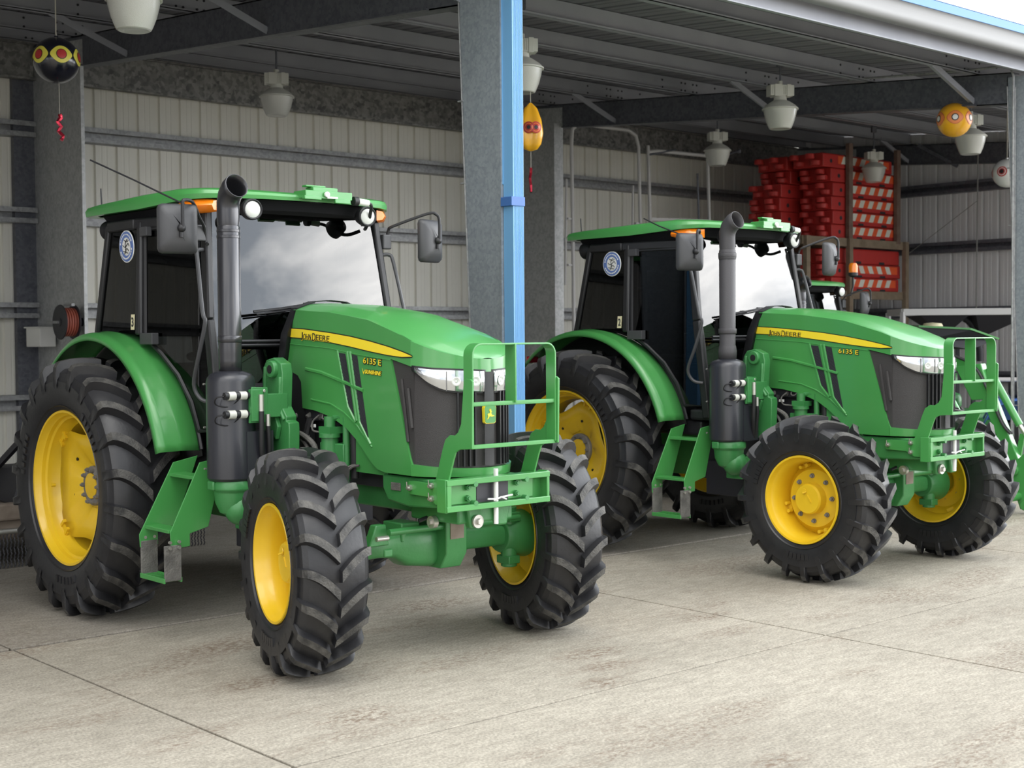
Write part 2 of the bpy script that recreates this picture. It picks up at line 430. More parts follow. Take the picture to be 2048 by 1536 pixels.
# girts (open C sections) on back and end walls
def girt_back(x0, x1, z):
    g = G(); y1 = YW-.003; y0 = y1-.19
    g.box2((x0, y1-.012, z-.09), (x1, y1, z+.09))
    for s in (-1, 1):
        g.box2((x0, y0, z+s*.09-.006), (x1, y1, z+s*.09+.006)); g.box2((x0, y0, z+s*.064-.028), (x1, y0+.006, z+s*.064+.028))
    return g
levels = (1.05, 2.19, 3.36, 4.42)
n = 1
for z in levels:
    for a, b in ((XLL, XA-.02), (XA+.04, XB-.02), (XB+.06, XC)):
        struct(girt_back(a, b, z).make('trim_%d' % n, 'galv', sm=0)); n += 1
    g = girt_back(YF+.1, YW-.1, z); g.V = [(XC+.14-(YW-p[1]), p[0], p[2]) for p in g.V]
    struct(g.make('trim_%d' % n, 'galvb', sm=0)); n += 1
# eave beam at the top of the back wall
for a, b in ((XLL, XA-.02), (XA+.06, XB-.02), (XB+.06, XC)):
    g = G(); g.box2((a, 16.86, 5.02), (b, 16.875, 5.48)); g.box2((a, 16.78, 5.02), (b, 16.875, 5.035)); g.box2((a, 16.80, 5.455), (b, 16.875, 5.47)); g.box2((a, 16.776, 5.02), (b, 16.784, 5.05))
    struct(g.make('trim_%d' % n, 'galvd', sm=0)); n += 1
# purlins
PUR = [8.62, 10.05, 11.5, 12.95, 14.4, 15.85, 16.74]
for y in PUR:
    g = G(); z = zr(y)
    g.box2((XLL, y-.005, z), (XC+.1, y+.005, z+.205)); g.box2((XLL, y-.07, z), (XC+.1, y, z+.008)); g.box2((XLL, y-.07, z), (XC+.1, y-.064, z+.022))
    g.box2((XLL, y, z+.197), (XC+.1, y+.07, z+.205))
    for xf in (XL, XA, XB):
        for dx in (-.55, -.16, -.08, .08, .16, .55):
            for dz in (.05, .15): g.cyl((xf+dx, y-.012, z+dz), (xf+dx, y-.004, z+dz), .014, n=6, i=1)
    struct(g.make('trim_%d' % n, ['purlin', 'dark'], sm=0)); n += 1
# front eave beam, gutter, blue barge flashing
g = G(); g.box2((XLL, 7.95, zr(7.95)-.02), (XC+.2, 7.965, zr(7.95)+.2)); g.box2((XLL, 7.9, zr(7.95)-.02), (XC+.2, 7.96, zr(7.95)-.01)); struct(g.make('trim_%d' % n, 'purlin', sm=0)); n += 1
prof = [(7.86, 5.03), (7.87, 4.90), (7.82, 4.872), (7.74, 4.87), (7.70, 4.885), (7.69, 4.94), (7.70, 4.99), (7.69, 5.06), (7.68, 5.065)]
g = G().grid([[(x, y, z) for y, z in prof] for x in (XLL-.3, XC+.4)]); struct(g.make('trim_%d' % n, 'gutter', sm=30, solid=.004)); n += 1
g = G(); g.box2((XLL-.3, 7.655, 5.06), (XC+.4, 7.67, 5.15)); g.box2((XLL-.3, 7.655, 5.145), (XC+.4, 7.95, 5.155)); struct(g.make('trim_%d' % n, 'bluef', sm=0)); n += 1
# portal frames
def frame(X, n, yf=YF):
    g = G()
    # rafter I section
    y0, y1 = yf+.44, YR+.3; d = .36
    for (a, b, w) in ((0, -.012, .2), (-d, -d+.012, .2)):
        g.prism([(X-.01 if 0 else X-.0, y0, zr(y0)+a), (X, y1, zr(y1)+a), (X, y1, zr(y1)+b), (X, y0, zr(y0)+b)], (.14, 0, 0))
    g.prism([(X, y0, zr(y0)), (X, y1+1.1, zr(y1+1.1)), (X, y1+1.1, zr(y1+1.1)-d), (X, y0, zr(y0)-d)], (.012, 0, 0))
    g.prism([(X-.03, y0+.45, zr(y0+.45)-d), (X-.03, y1-.3, zr(y1-.3)-d), (X-.03, y1-.3, zr(y1-.3)-d+.014), (X-.03, y0+.45, zr(y0+.45)-d+.014)], (.03, 0, 0))
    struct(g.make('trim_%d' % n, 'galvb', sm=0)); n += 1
    # fly braces from purlins down to the rafter foot
    for y in (8.62, 11.5, 14.4):
        for s in (-1, 1):
            q = (X+(.0 if s < 0 else .14), y+.0, zr(y)-d+.05); p = (X+.07+s*.95, y+.0, zr(y)+.02)
            g = G().bar(p, q, .075, .006); g.bar((p[0], p[1]-.0375, p[2]), (q[0], q[1]-.0375, q[2]), .006, .07)
            struct(g.make('trim_%d' % n, 'purlin', sm=0)); n += 1
    # rear column
    g = G(); zt = zr(YR)-.05
    g.prism([(X-.008, YR, 0), (X-.008, YW-.06, 0), (X-.008, YW-.06, zr(YW)-.05), (X-.008, YR, zt)], (.018, 0, 0))
    fl = .18 if X == XB else .035; g.box2((X-fl, YR-.004, 0), (X, YR+.012, zt-.25)); g.box2((X-.004, YR+.62, 0), (X+.004, YR+.64, 2.2))
    struct(g.make('trim_%d' % n, 'galvc', sm=0)); n += 1
    g = G(); g.box2((X-.27, YW-.10, 0), (X-.002, YW-.012, zr(YW)-.1)); struct(g.make('trim_%d' % n, 'galvb', sm=0)); n += 1  # back flange: its shade is put into the colour with darker steel
    # tapered front column
    g = G(); zt = zr(yf)-.02
    g.prism([(X-.008, yf, 0), (X-.008, yf+.30, 0), (X-.008, yf+.50, zt), (X-.008, yf, zt)], (.016, 0, 0))
    g.prism([(X, yf+.30, 0), (X, yf+.315, 0), (X, yf+.515, zt), (X, yf+.50, zt)], (.16, 0, 0))
    g.box2((X-.025, yf-.014, 0), (X+.12, yf, zt))
    struct(g.make('trim_%d' % n, 'galvf', sm=0)); n += 1
    # wire cable and cleats on the column
    g = G().tube([(X-.012, yf+.315, .2), (X-.012, yf+.505, zt-.1)], .007, 6)
    for z in (1.0, 2.0, 3.05, 3.7): g.box((X-.012, yf+.33+z*.04, z), (.03, .05, .012))
    struct(g.make('trim_%d' % n, 'galv', sm=30)); n += 1
    return n
for X in (XLL, XL, XA, XB, XC): n = frame(X, n, 7.66 if X == XB else YF)
# end wall rafter brace, corner post
g = G().bar((XC-.1, 14.1, zr(14.1)-.02), (XC+.05, 13.4, zr(13.4)-.4), .06, .06); struct(g.make('trim_%d' % n, 'galvb', sm=0)); n += 1

# blue downpipe in front of the middle column
t = thing('downpipe', 'blue rectangular downpipe with a strap on the steel column between the two front tractors', 'downpipe', (XA, YF, 0))
g = G(); g.box2((-.005, -.13, .12), (.105, -.018, 4.86))
for k in range(8): g.box2((.008+k*.0122, -.134, .12), (.013+k*.0122, -.13, 4.86))
g.box2((-.012, -.02, 3.0), (.0, -.012, 4.8)); g.make('pipe', 'blue', t, sm=0, bev=.004)
G().box2((-.03, -.14, 2.83), (.110, -.012, 2.90)).make('strap', 'blued', t, sm=0, bev=.003)

exec_order = 1
# ------------------------------------------------------------------ tyres and rims (axis = local y, outer side = -y)
def tyre(R, hw, sw, rb, lh, nl, lw, lag, worn=True):
    g = G()
    rc = R-lh
    mid = (R+rb)/2
    half = [(0, rc), (hw*.5, rc-.006), (hw*.85, rc-.020), (hw*.985, rc-.045), (hw*1.03, rc-.085), (sw, mid+.02), (sw*.995, mid-.03), (sw*.94, rb+.05), (sw*.88, rb+.022), (sw*.84, rb+.004), (sw*.78, rb-.006)]
    prof = [(-y, r) for y, r in half[::-1]] + half[1:]
    g.lathe(prof, (0, 0, 0), (0, 1, 0), 72, 0)
    path = [(0, .0), (.14, 0), (.3, 0), (.48, 0), (.66, 0), (.84, 0), (.97, 0)]
    for k in range(nl*2):
        sg = -1 if k % 2 == 0 else 1; th0 = 2*PI*k/(nl*2)
        L, Rr = [], []
        st = []
        for s, _ in path:
            y = .004+s*(hw-.004); top = R-.030*s**3; base = lerp(half[:4], y)-.012
            st.append((y, top, base, lag*(1-(1-s)**1.6), lw*(1+.15*s)))
        e = st[-1]
        st.append((hw*1.07, R-.062, rc-.09, lag*1.0, lw*1.12)); st.append((hw*1.09+.002, R-.105, rc-.13, lag*1.0, lw*1.0)); st.append((sw*1.0, rc-.118, rc-.15, lag, lw*.8))
        v = []
        for q, (y, top, base, lg, w) in enumerate(st):
            # widen along the circumference; lug edges follow the slant
            j = min(q, 6); d = (st[min(j+1, 6)][3]-st[max(j-1, 0)][3]); dy = (st[min(j+1, 6)][0]-st[max(j-1, 0)][0])
            cs = math.sqrt(1+(d/max(dy, .02))**2)
            for (r_, ww) in ((base, w*1.45), (top, w), (top, -w), (base, -w*1.45)):
                th = th0 + (lg+ww*.5*cs)/R
                v.append((r_*math.cos(th), sg*y, r_*math.sin(th)))
        f, fi = [], []
        m = len(st)
        for q in range(m-1):
            for c in range(3):
                f.append((q*4+c, q*4+c+1, (q+1)*4+c+1, (q+1)*4+c)); fi.append(1 if (c == 1 and q < 7 and worn) else 0)
        f.append((0, 1, 2, 3)); fi.append(0); f.append(((m-1)*4+3, (m-1)*4+2, (m-1)*4+1, (m-1)*4)); fi.append(0)
        o = len(g.V); g.V += v; g.F += [tuple(o+c for c in q) for q in f]; g.I += fi
    # raised rings on the sidewall
    for s in (-1, 1):
        g.lathe([(s*sw*.90, rb+.040), (s*(sw*.905+.007), rb+.034), (s*sw*.885, rb+.026)], (0, 0, 0), (0, 1, 0), 72, 0)
    # moulded sidewall lettering blocks
    for s in (-1, 1):
        for a0 in (.5, 2.6, 4.6):
            for q in range(6):
                th = a0+q*.085; rm = rb+.095
                c = Vector((rm*math.cos(th), s*(sw*.985), rm*math.sin(th)))
                rot = Matrix.Rotation(-th, 3, 'Y')
                g.box(c, (.045, .012, .030), 0, rot)
    return g

def rim_front(g, R, hw):
    """yellow deep dish, outer side -y"""
    P = [(-hw, R+.004), (-hw-.008, R+.001), (-hw-.006, R-.012), (-hw+.02, R-.022), (-hw+.034, R-.028), (-hw+.05, R-.04), (-hw+.09, R-.05), (hw-.1, R-.06), (hw-.05, R-.04), (hw-.02, R-.02), (hw+.006, R-.01), (hw+.006, R+.004)]
    g.lathe(P, (0, 0, 0), (0, 1, 0), 64)
    return g

T_FR, T_RR = .622, .864
def build_wheels(root, steer, disc_rot, simple=False):
    tf = tyre(T_FR, .178, .196, .325, .046, 20, .038, .125)
    tr = tyre(T_RR, .222, .238, .515, .054, 22, .046, .165)
    mf = mr_ = None
    for sd in (-1, 1):
        # ---- front
        o = tf.make('front_tyre', ['rubber', 'worn'], root, sm=32) if mf is None else None
        if mf is None: mf = o.data
        else:
            o = bpy.data.objects.new('front_tyre', mf); COL.objects.link(o); o.parent = root
        o.location = (2.41, sd*.865, T_FR-.008); 
        spin = .15 if sd < 0 else .05
        o.rotation_euler = Matrix.Rotation(steer, 4, 'Z').to_euler() if False else (0, spin, steer)
        g = rim_front(G(), .325, .168)
        # dish disc and its centre well
        g.lathe([(.05, .275), (.035, .25), (-.01, .215), (-.02, .14), (-.02, .10)], (0, 0, 0), (0, 1, 0), 48)
        for q in range(4):
            th = q*PI/2+.5
            g.box((.262*math.cos(th), .03, .262*math.sin(th)), (.05, .035, .06), 0, Matrix.Rotation(-th, 3, 'Y'))
            for dz in (-.03, .03): g.cyl((.25*math.cos(th+dz*4), .012, .25*math.sin(th+dz*4)), (.25*math.cos(th+dz*4), -.03, .25*math.sin(th+dz*4)), .014, n=8)
        if sd > 0: g.flip(1)
        rm = g.make('rim', 'yellow', o, sm=30)
        g = G(); g.lathe([(0.0, .118), (-.085, .114), (-.10, .104), (-.102, .0)], (0, 0, 0), (0, 1, 0), 40)
        g.tube([(-.01, -.105, .055), (-.028, -.125, .04)], .006, 6)
        g.lathe([(-.104, .022), (-.108, .02), (-.108, 0)], (-.03, 0, .055), (0, 1, 0), 12); g.bar((.0, -.104, .03), (.04, -.104, -.015), .006, .005, (0, 1, 0))
        if sd > 0: g.flip(1)
        g.make('hub_cap', 'yellow', o, sm=30)
        g = G()
        for q in range(8):
            th = q*PI/4+.2; c = (.168*math.cos(th), .168*math.sin(th))
            g.cyl((c[0], -.018, c[1]), (c[0], -.028, c[1]), .018, n=12); g.cyl((c[0], -.028, c[1]), (c[0], -.044, c[1]), .012, n=6)
        if sd > 0: g.flip(1)
        g.each('wheel_nut', 'hub', o, sm=30)
        # ---- rear
        if mr_ is None:
            o = tr.make('rear_tyre', ['rubber', 'worn'], root, sm=32); mr_ = o.data
        else:
            o = bpy.data.objects.new('rear_tyre', mr_); COL.objects.link(o); o.parent = root
        o.location = (0, sd*.95, T_RR-.014)
        g = G(); R = .515; h = .192
        g.lathe([(-h, R+.004), (-h-.010, R), (-h-.008, R-.014), (-h+.025, R-.024), (-h+.035, R-.034), (-h+.06, R-.038), (-h+.07, R-.052), (-h+.12, R-.058), (-h+.15, R-.078), (h-.12, R-.085), (h-.06, R-.05), (h-.02, R-.03), (h+.008, R-.01), (h+.008, R+.004)], (0, 0, 0), (0, 1, 0), 72)
        for q in range(4):
            th = disc_rot+PI/4+q*PI/2
            for d in (-.085, .085):
                t2 = th+d; rot = Matrix.Rotation(-t2, 3, 'Y')
                g.box((.435*math.cos(t2), -.052, .435*math.sin(t2)), (.07, .06, .022), 0, rot)
            g.box((.44*math.cos(th), -.05, .44*math.sin(th)), (.03, .05, .11), 0, Matrix.Rotation(-th, 3, 'Y'))
        g.cyl((-.41, -.09, -.02), (-.41, -.12, -.02), .012, n=8)
        if sd > 0: g.flip(1)
        g.make('rim', 'yellow', o, sm=30)
        # wavy-edged disc
        rows = []
        N = 96
        for fr, yy in ((.24, .022), (.36, .020), (.44, .008), (.70, -.035), (1.0, -.062)):
            row = []
            for k in range(N):
                th = 2*PI*k/N; c4 = ((th-disc_rot+PI/4) % (PI/2))-PI/4
                sq = .356/math.cos(c4) * (1-.03*math.cos(4*c4)); rr = min(sq, .425)
                e = .43 if fr < .4 else rr
                row.append((fr*e*math.cos(th), yy, fr*e*math.sin(th)))
            rows.append(row)
        g = G().grid(rows, 0, True)
        for q in range(6):
            th = q*PI/3+.3; g.cyl((.25*math.cos(th), -.026, .25*math.sin(th)), (.25*math.cos(th), -.03, .25*math.sin(th)), .008, n=8, i=1)
        if sd > 0: g.flip(1)
        g.make('wheel_disc', ['yellow', 'ink'], o, sm=35, solid=.008)
        g = G(); g.lathe([(.03, .134), (-.004, .134), (-.014, .128), (-.018, .09), (.0, .085)], (0, 0, 0), (0, 1, 0), 48)
        for q in range(10):
            th = q*PI/5; c = (.112*math.cos(th), .112*math.sin(th))
            g.cyl((c[0], -.014, c[1]), (c[0], -.034, c[1]), .015, n=6); g.cyl((c[0], -.034, c[1]), (c[0], -.044, c[1]), .009, n=8)
        g.lathe([(.0, .088), (-.022, .086), (-.026, .05), (-.026, 0)], (0, 0, 0), (0, 1, 0), 32, 1)
        if sd > 0: g.flip(1)
        g.make('wheel_hub', ['hub', 'yellow'], o, sm=30)

# ------------------------------------------------------------------ tractor (local: x forward, y left, z up)
KS = .065/1.35
def sy(X): return -(.26+(X-1.35)*KS)
def SP(X, Z, off=0.0): return Vector((X, sy(X)-off, Z))
CZ = [(1.25, 2.012), (1.45, 2.008), (1.85, 1.986), (2.27, 1.935), (2.6, 1.847), (2.75, 1.795), (2.93, 1.732), (2.985, 1.708)]
NOSE = [Vector(p+(0,)) for p in ((2.70, -.325), (2.80, -.292), (2.885, -.232), (2.945, -.145), (2.972, -.06), (2.98, 0))]
NC = catmull(NOSE, 6)
NL = [0.0]
for p, q in zip(NC, NC[1:]): NL.append(NL[-1]+(q-p).length)
NT = NL[-1]
def nose(t):
    """t in 0..1 along the right half, 1..2 along the left half -> (x, y, normal)"""
    m = t > 1; tt = (2-t if m else t)*NT
    k = max(j for j in range(len(NL)) if NL[j] <= tt+1e-9); k = min(k, len(NL)-2)
    f = (tt-NL[k])/(NL[k+1]-NL[k]); p = NC[k]*(1-f)+NC[k+1]*f; d = (NC[k+1]-NC[k]).normalized()
    n = Vector((-d.y*-1, d.x*-1, 0)); n = Vector((d.y, -d.x, 0))
    if m: return p.x, -p.y, Vector((n.x, -n.y, 0))
    return p.x, p.y, n
def NP(t, z, off=0.0):
    x, y, n = nose(t); return (x+n.x*off, y+n.y*off, z)

def tractor(label, loc, opt):
    root = thing('tractor', label, 'tractor', loc, -PI/2)
    s = opt.get('scale', 1.0); root.scale = (s, s, s)
    full = not opt.get('simple')
    build_wheels(root, opt.get('steer', 0), opt.get('disc', 0))
    # ---- bonnet
    g = G()
    st = [1.40, 1.55, 1.7, 1.85, 2.0, 2.15, 2.3, 2.45, 2.6, 2.70] 
    rows = []
    crown = [(1.3, .045), (2.0, .05), (2.5, .046), (2.8, .032), (2.98, .004)]
    sec = [(-1, 0), (-.965, .0), (-.9, .18), (-.64, .70), (-.60, .78), (-.3, .95), (0, 1), (.3, .95), (.60, .78), (.64, .70), (.9, .18), (.965, 0), (1, 0)]
    def top_row(x, w):
        return [(x - (.03*(1-abs(u)) if x < 1.5 else 0), u*w, lerp(CZ, x)+c*lerp(crown, x)) for u, c in sec]
    for x in st: rows.append(top_row(x, -sy(x)))
    for q in range(1, 15):
        x, y, _ = nose(q/15*.985); rows.append(top_row(x, -y))
    g.grid(rows)
    tip = rows[-1]
    # nose band under the crease
    ts = [k/20 for k in range(41)]
    top = [(nose(t)[0], nose(t)[1], lerp(CZ, nose(t)[0])) for t in ts]
    bz = [(2.70, 1.672), (2.80, 1.655), (2.98, 1.640)]
    bot = [NP(t, lerp(bz, nose(t)[0]), .004) for t in ts]
    g.grid([top, bot, [NP(t, lerp(bz, nose(t)[0]), -.03) for t in ts]])
    # chin
    g.grid([[NP(t, lerp([(2.7, 1.128), (2.98, 1.108)], nose(t)[0]), -.02) for t in ts], [NP(t, lerp([(2.7, 1.128), (2.98, 1.108)], nose(t)[0]), .012) for t in ts], [NP(t, 1.062, .006) for t in ts], [NP(t, 1.062, -.06) for t in ts]])
    # side panels with the wheel-arch cut and slanted grille edge
    pan = [(1.45, 2.008), (1.384, 1.893), (1.335, 1.82), (1.30, 1.645), (1.46, 1.60), (1.50, 1.56), (1.514, 1.398), (1.664, 1.388), (1.80, 1.365), (1.90, 1.34), (2.02, 1.297), (2.122, 1.238), (2.20, 1.18), (2.286, 1.112), (2.35, 1.075), (2.43, 1.062), (2.70, 1.062),
           (2.70, 1.128), (2.692, 1.14), (2.672, 1.185), (2.499, 1.712), (2.70, 1.672), (2.70, lerp(CZ, 2.70)), (2.6, 1.847), (2.45, 1.888), (2.27, 1.935), (2.06, 1.962), (1.85, 1.986), (1.65, 1.997)]
    for m in (1, -1):
        P = [Vector((SP(x, z).x, SP(x, z).y*m, z)) for x, z in pan]
        g.prism(P, (0, .018*m, 0))
    # raised ribs: slanted divider, crossing bar, arch flare
    def rib(pts, r, sx=1.0):
        for m in (1, -1): g.tube([(x, (sy(x)-.001)*m, z) for x, z in pts], r, 6)
    rib([(1.935, 1.757), (2.045, 1.425), (2.13, 1.335)], .009)
    rib([(2.075, 1.752), (2.17, 1.34), (2.285, 1.215)], .010)
    rib([(2.045, 1.752), (2.14, 1.345)], .010)
    rib([(1.56, 1.642), (1.75, 1.622), (2.0, 1.572), (2.215, 1.525)], .012)
    rib([(1.62, 1.455), (1.85, 1.435), (2.0, 1.39), (2.14, 1.32), (2.30, 1.2)], .006)
    rib([(1.345, 1.798), (1.85, 1.770), (2.15, 1.735), (2.5, 1.705)], .0035)
    b = g.make('bonnet', 'green', root, sm=24)
    # recessed lower side panel
    g = G()
    for m in (1, -1): g.prism([(x, (sy(x)+.028)*m, z) for x, z in ((2.075, 1.31), (2.075, 1.04), (2.42, 1.04), (2.42, 1.1), (2.3, 1.2))], (0, .02*m, 0))
    g.each('lower_side_panel', 'green', b, sm=0)
    # yellow stripe
    up_ = [(1.384, 1.893), (1.55, 1.886), (1.85, 1.862), (2.08, 1.839), (2.289, 1.811), (2.48, 1.780), (2.62, 1.752), (2.715, 1.729)]
    lo_ = [(1.372, 1.840), (1.55, 1.832), (1.85, 1.808), (2.08, 1.782), (2.289, 1.755), (2.48, 1.734), (2.62, 1.724), (2.715, 1.727)]
    for m in (1, -1):
        g = G(); k = [[Vector((x, (sy(x)-.0035)*m, z)) for x, z in r_] for r_ in (up_, lo_)]; g.grid(k)
        g.make('stripe', 'decal', b, sm=0, solid=.003, label='yellow tapering stripe along the bonnet side')
        g = G(); g.grid([[Vector((x, (sy(x)-.0022)*m, z+.006)) for x, z in up_], [Vector((x+.002, (sy(x)-.0022)*m, z-.006)) for x, z in lo_]])
        g.make('stripe_outline', 'ink', b, sm=0, solid=.002)
    if full:
        def side_text(nm, txt, x0, z0, x1, z1, h, mt, off, **k):
            o, q = SP(x0, z0, off), SP(x1, z1, off); g = G(); u = (q-o)
            put_text(g, txt, u.length, h, o, u, (0, 0, 1), **k); g.make(nm, mt, b, sm=0)
        # name in small capitals with yellow backing
        for nm, mt, off, bd in (('lettering_outline', 'decal', .0055, .045), ('lettering', 'ink', .0075, .0)):
            dz = -.003 if bd else 0
            side_text(nm, 'J', 1.515, 1.821+dz, 1.540, 1.8195+dz, .049, mt, off, bold=bd)
            side_text(nm, 'OHN', 1.545, 1.826+dz, 1.640, 1.821+dz, .034, mt, off, bold=bd)
            side_text(nm, 'D', 1.655, 1.816+dz, 1.690, 1.8145+dz, .047, mt, off, bold=bd)
            side_text(nm, 'EERE', 1.697, 1.820+dz, 1.852, 1.809+dz, .034, mt, off, bold=bd)
        side_text('model_number_outline', '6135 E', 2.216, 1.679, 2.412, 1.667, .044, 'ink', .003, bold=.06)
        side_text('model_number', '6135 E', 2.222, 1.685, 2.408, 1.672, .034, 'decal', .005)
        if opt.get('dealer'):
            side_text('dealer_lettering_outline', 'SUNSHINE', 2.238, 1.622, 2.412, 1.612, .030, 'ink', .003, shear=.3, bold=.04)
            side_text('dealer_lettering', 'SUNSHINE', 2.240, 1.625, 2.410, 1.615, .024, 'decal', .005, shear=.3, bold=.02)
            g = G(); g.prism([SP(x, z, .005) for x, z in ((2.212, 1.655), (2.222, 1.632), (2.245, 1.648), (2.224, 1.620))], (0, -.002, 0)); g.make('dealer_flash', 'decal', b, sm=0)
    # vents
    for m in (1, -1):
        for P in ([(1.948, 1.745), (2.022, 1.738), (2.122, 1.365), (2.055, 1.43)], [(2.092, 1.737), (2.152, 1.727), (2.268, 1.235), (2.185, 1.335)]):
            g = G(); g.prism([(x, (sy(x)-.002)*m, z) for x, z in P], (0, .004*m, 0)); 
            for q in range(1, 14):
                f = q/14; a = Vector(P[0]+(0,)).lerp(Vector(P[3]+(0,)), f); c = Vector(P[1]+(0,)).lerp(Vector(P[2]+(0,)), f)
                g.bar((a.x, (sy(a.x)-.002)*m, a.y), (c.x, (sy(c.x)-.002)*m, c.y-.012), .006, .003, (0, 1, 0))
            g.make('vent', 'dark', b, sm=0)
    # rear black surround of the bonnet
    g = G(); ring = [(sy(1.40)-.012, 1.50), (sy(1.40)-.02, 1.86), (-.235, 2.02), (-.12, 2.062), (0, 2.07)]
    ring = ring + [(-y, z) for y, z in ring[:-1][::-1]]
    g.grid([[(x + (z-1.8)*.28, y*k, z*1) for y, z in ring] for x, k in ((1.30, 1.03), (1.37, 1.03), (1.37, .90))]); 
    for m in (1, -1): g.prism([(x, (sy(1.4)+.01)*m, z) for x, z in ((1.24, 1.62), (1.30, 1.64), (1.46, 1.60), (1.50, 1.56), (1.514, 1.2), (1.3, 1.0), (1.24, 1.0))], (0, .02*m, 0))
    g.make('bonnet_rear_seal', 'black', root, sm=30, solid=.006)
    # ---- grille
    g = G()
    for m in (1, -1):
        g.prism([(x, (sy(x)+.012)*m, z) for x, z in ((2.502, 1.705), (2.71, 1.665), (2.71, 1.12), (2.69, 1.14), (2.674, 1.185))], (0, .02*m, 0))
        g.tube([(2.60, (sy(2.6)-.0)*m+.006*m, 1.60), (2.66, (sy(2.66))*m+.006*m, 1.25)], .010, 6); g.tube([(2.665, (sy(2.67))*m+.004*m, 1.55), (2.70, (sy(2.7))*m+.004*m, 1.33)], .012, 6)
    g.grid([[NP(t, z, -.014) for t in ts] for z in (1.66, 1.5, 1.3, 1.11)])
    gr = g.make('grille', 'mesh', root, sm=30)
    g = G()
    for t in (.60, .67, .74, .81, 1.19, 1.26, 1.33, 1.40):
        g.grid([[NP(t-.012, z, -.012), NP(t-.009, z, .014), NP(t+.009, z, .014), NP(t+.012, z, -.012)] for z in (1.53, 1.12)])
    g.grid([[NP(t, z, .010) for t in (.93, .95, 1.0, 1.05, 1.07)] for z in (1.64, 1.12)])
    g.each('grille_slat', 'black', gr, sm=30)
    # ---- headlights
    for m in (1, -1):
        def hp(t, z, o): 
            p = NP(t, z, o); return (p[0], p[1]*m, p[2])
        N = 16
        def hl(t0, t1, gz, off):
            tv = [t0+(t1-t0)*k/N for k in range(N+1)]
            tp = [lerp([(0, 1.668), (.3, 1.655), (1, 1.640)], t)+gz for t in tv]
            bt = [lerp([(0, 1.664), (.12, 1.630), (.25, 1.585), (.42, 1.548), (.6, 1.536), (.94, 1.532)], t)-gz for t in tv]
            return [[hp(t, z, off-.012) for t, z in zip(tv, tp)], [hp(t, z, off) for t, z in zip(tv, tp)], [hp(t, z*.66+y*.34, off+.004) for t, z, y in zip(tv, tp, bt)], [hp(t, z*.33+y*.67, off+.004) for t, z, y in zip(tv, tp, bt)], [hp(t, y, off) for t, y in zip(tv, bt)], [hp(t, y, off-.012) for t, y in zip(tv, bt)]]
        be = G().grid(hl(.02, .955, .010, .004)).make('headlight_bezel', 'black', root, sm=40, solid=.003)
        h = G().grid(hl(.07, .925, .0, .010)).make('headlight_lens', 'chrome', be, sm=40, solid=.003, label='clear wraparound headlight lens')
        g = G()
        for t in (.47, .70): g.grid([[hp(t-.006, z, .0185), hp(t+.006, z, .0185)] for z in (1.645, 1.538)])
        g.each('lens_divider', 'hub', be, sm=0, solid=.002)
        g = G()
        for t, r_ in ((.58, .026), (.81, .030)):
            p = Vector(hp(t, 1.590, .016)); _, _, nn = nose(t); nn = Vector((nn.x, nn.y*m, 0))
            g.lathe([(.002, r_), (.004, r_*.8), (-.001, r_*.3), (.004, 0)], p, nn, 20)
        g.make('reflector_bowl', 'lens', be, sm=30)
    # ---- badge with leaping stag
    g = G(); e = lambda y, z, o: (2.983+o, y, 1.405+z)
    oct_ = [(-.040, -.045), (-.030, -.053), (.030, -.053), (.040, -.045), (.044, .035), (.036, .050), (.0, .055), (-.036, .050), (-.044, .035)]
    g.prism([e(y, z, .012) for y, z in oct_], (-.02, 0, 0)); bd = g.make('badge', 'decal', root, sm=0)
    g = G(); g.prism([e(y*.93, z*.94, .0145) for y, z in oct_], (-.004, 0, 0)); g.make('badge_field', 'green', bd, sm=0)
    deer = [(-.030, .002), (-.022, .010), (-.012, .010), (-.006, .016), (-.010, .028), (-.018, .034), (-.010, .034), (-.006, .044), (-.002, .033), (.004, .040), (.003, .028), (.012, .024), (.004, .018), (.006, .006), (.016, -.004), (.030, -.004), (.033, -.012), (.022, -.010), (.012, -.014), (.004, -.012), (-.006, -.010), (-.014, -.012), (-.020, -.024), (-.034, -.032), (-.026, -.018), (-.024, -.008)]
    g = G(); g.prism([e(y*.78, z*.80-.004, .0175) for y, z in deer], (-.004, 0, 0)); g.make('badge_stag', 'decal', bd, sm=0)
    # ---- bull bar
    if not opt.get('loader'):
        g = G(); X = 3.17
        def flat(pts, w=.075, tkn=.010):
            # strip bent in the y-z plane, width along x
            rr = [[], [], [], []]
            for k, (y, z) in enumerate(pts):
                p0 = Vector(pts[max(k-1, 0)]); p1 = Vector(pts[min(k+1, len(pts)-1)]); d = (p1-p0).normalized(); nn = Vector((-d.y, d.x))
                for q, (dx, s) in enumerate(((-w/2, 0), (w/2, 0), (w/2, 1), (-w/2, 1))): rr[q].append((X+dx, y+nn.x*tkn*s, z+nn.y*tkn*s))
            g.grid([list(c) for c in zip(*rr)], 0, True)
            n_ = len(pts); o_ = len(g.V)-4*n_
            g.F += [(o_, o_+1, o_+2, o_+3), (o_+4*n_-4, o_+4*n_-1, o_+4*n_-2, o_+4*n_-3)]; g.I += [0, 0]
        c = [(.305, 1.25), (.305, 1.56), (.305, 1.735)] + [(.305-.065*(1-math.cos(a)), 1.735+.065*math.sin(a)) for a in (.25, .52, .79, 1.05, 1.31, 1.57)]
        c = c + [(-y, z) for y, z in c[::-1]]; flat(c)
        flat([(.005, 1.475), (.005, 1.795)], .085)
        for z in (1.475, 1.248): g.box2((X+.0, -.305, z-.011), (X+.03, .305, z+.011)); 
        g.box2((X-.05, -.30, 1.467), (X+.03, .30, 1.473)); g.box2((X-.02, -.30, 1.240), (X+.03, .30, 1.245))
        bb = g.make('bull_bar', 'green', root, sm=35, bev=.003)
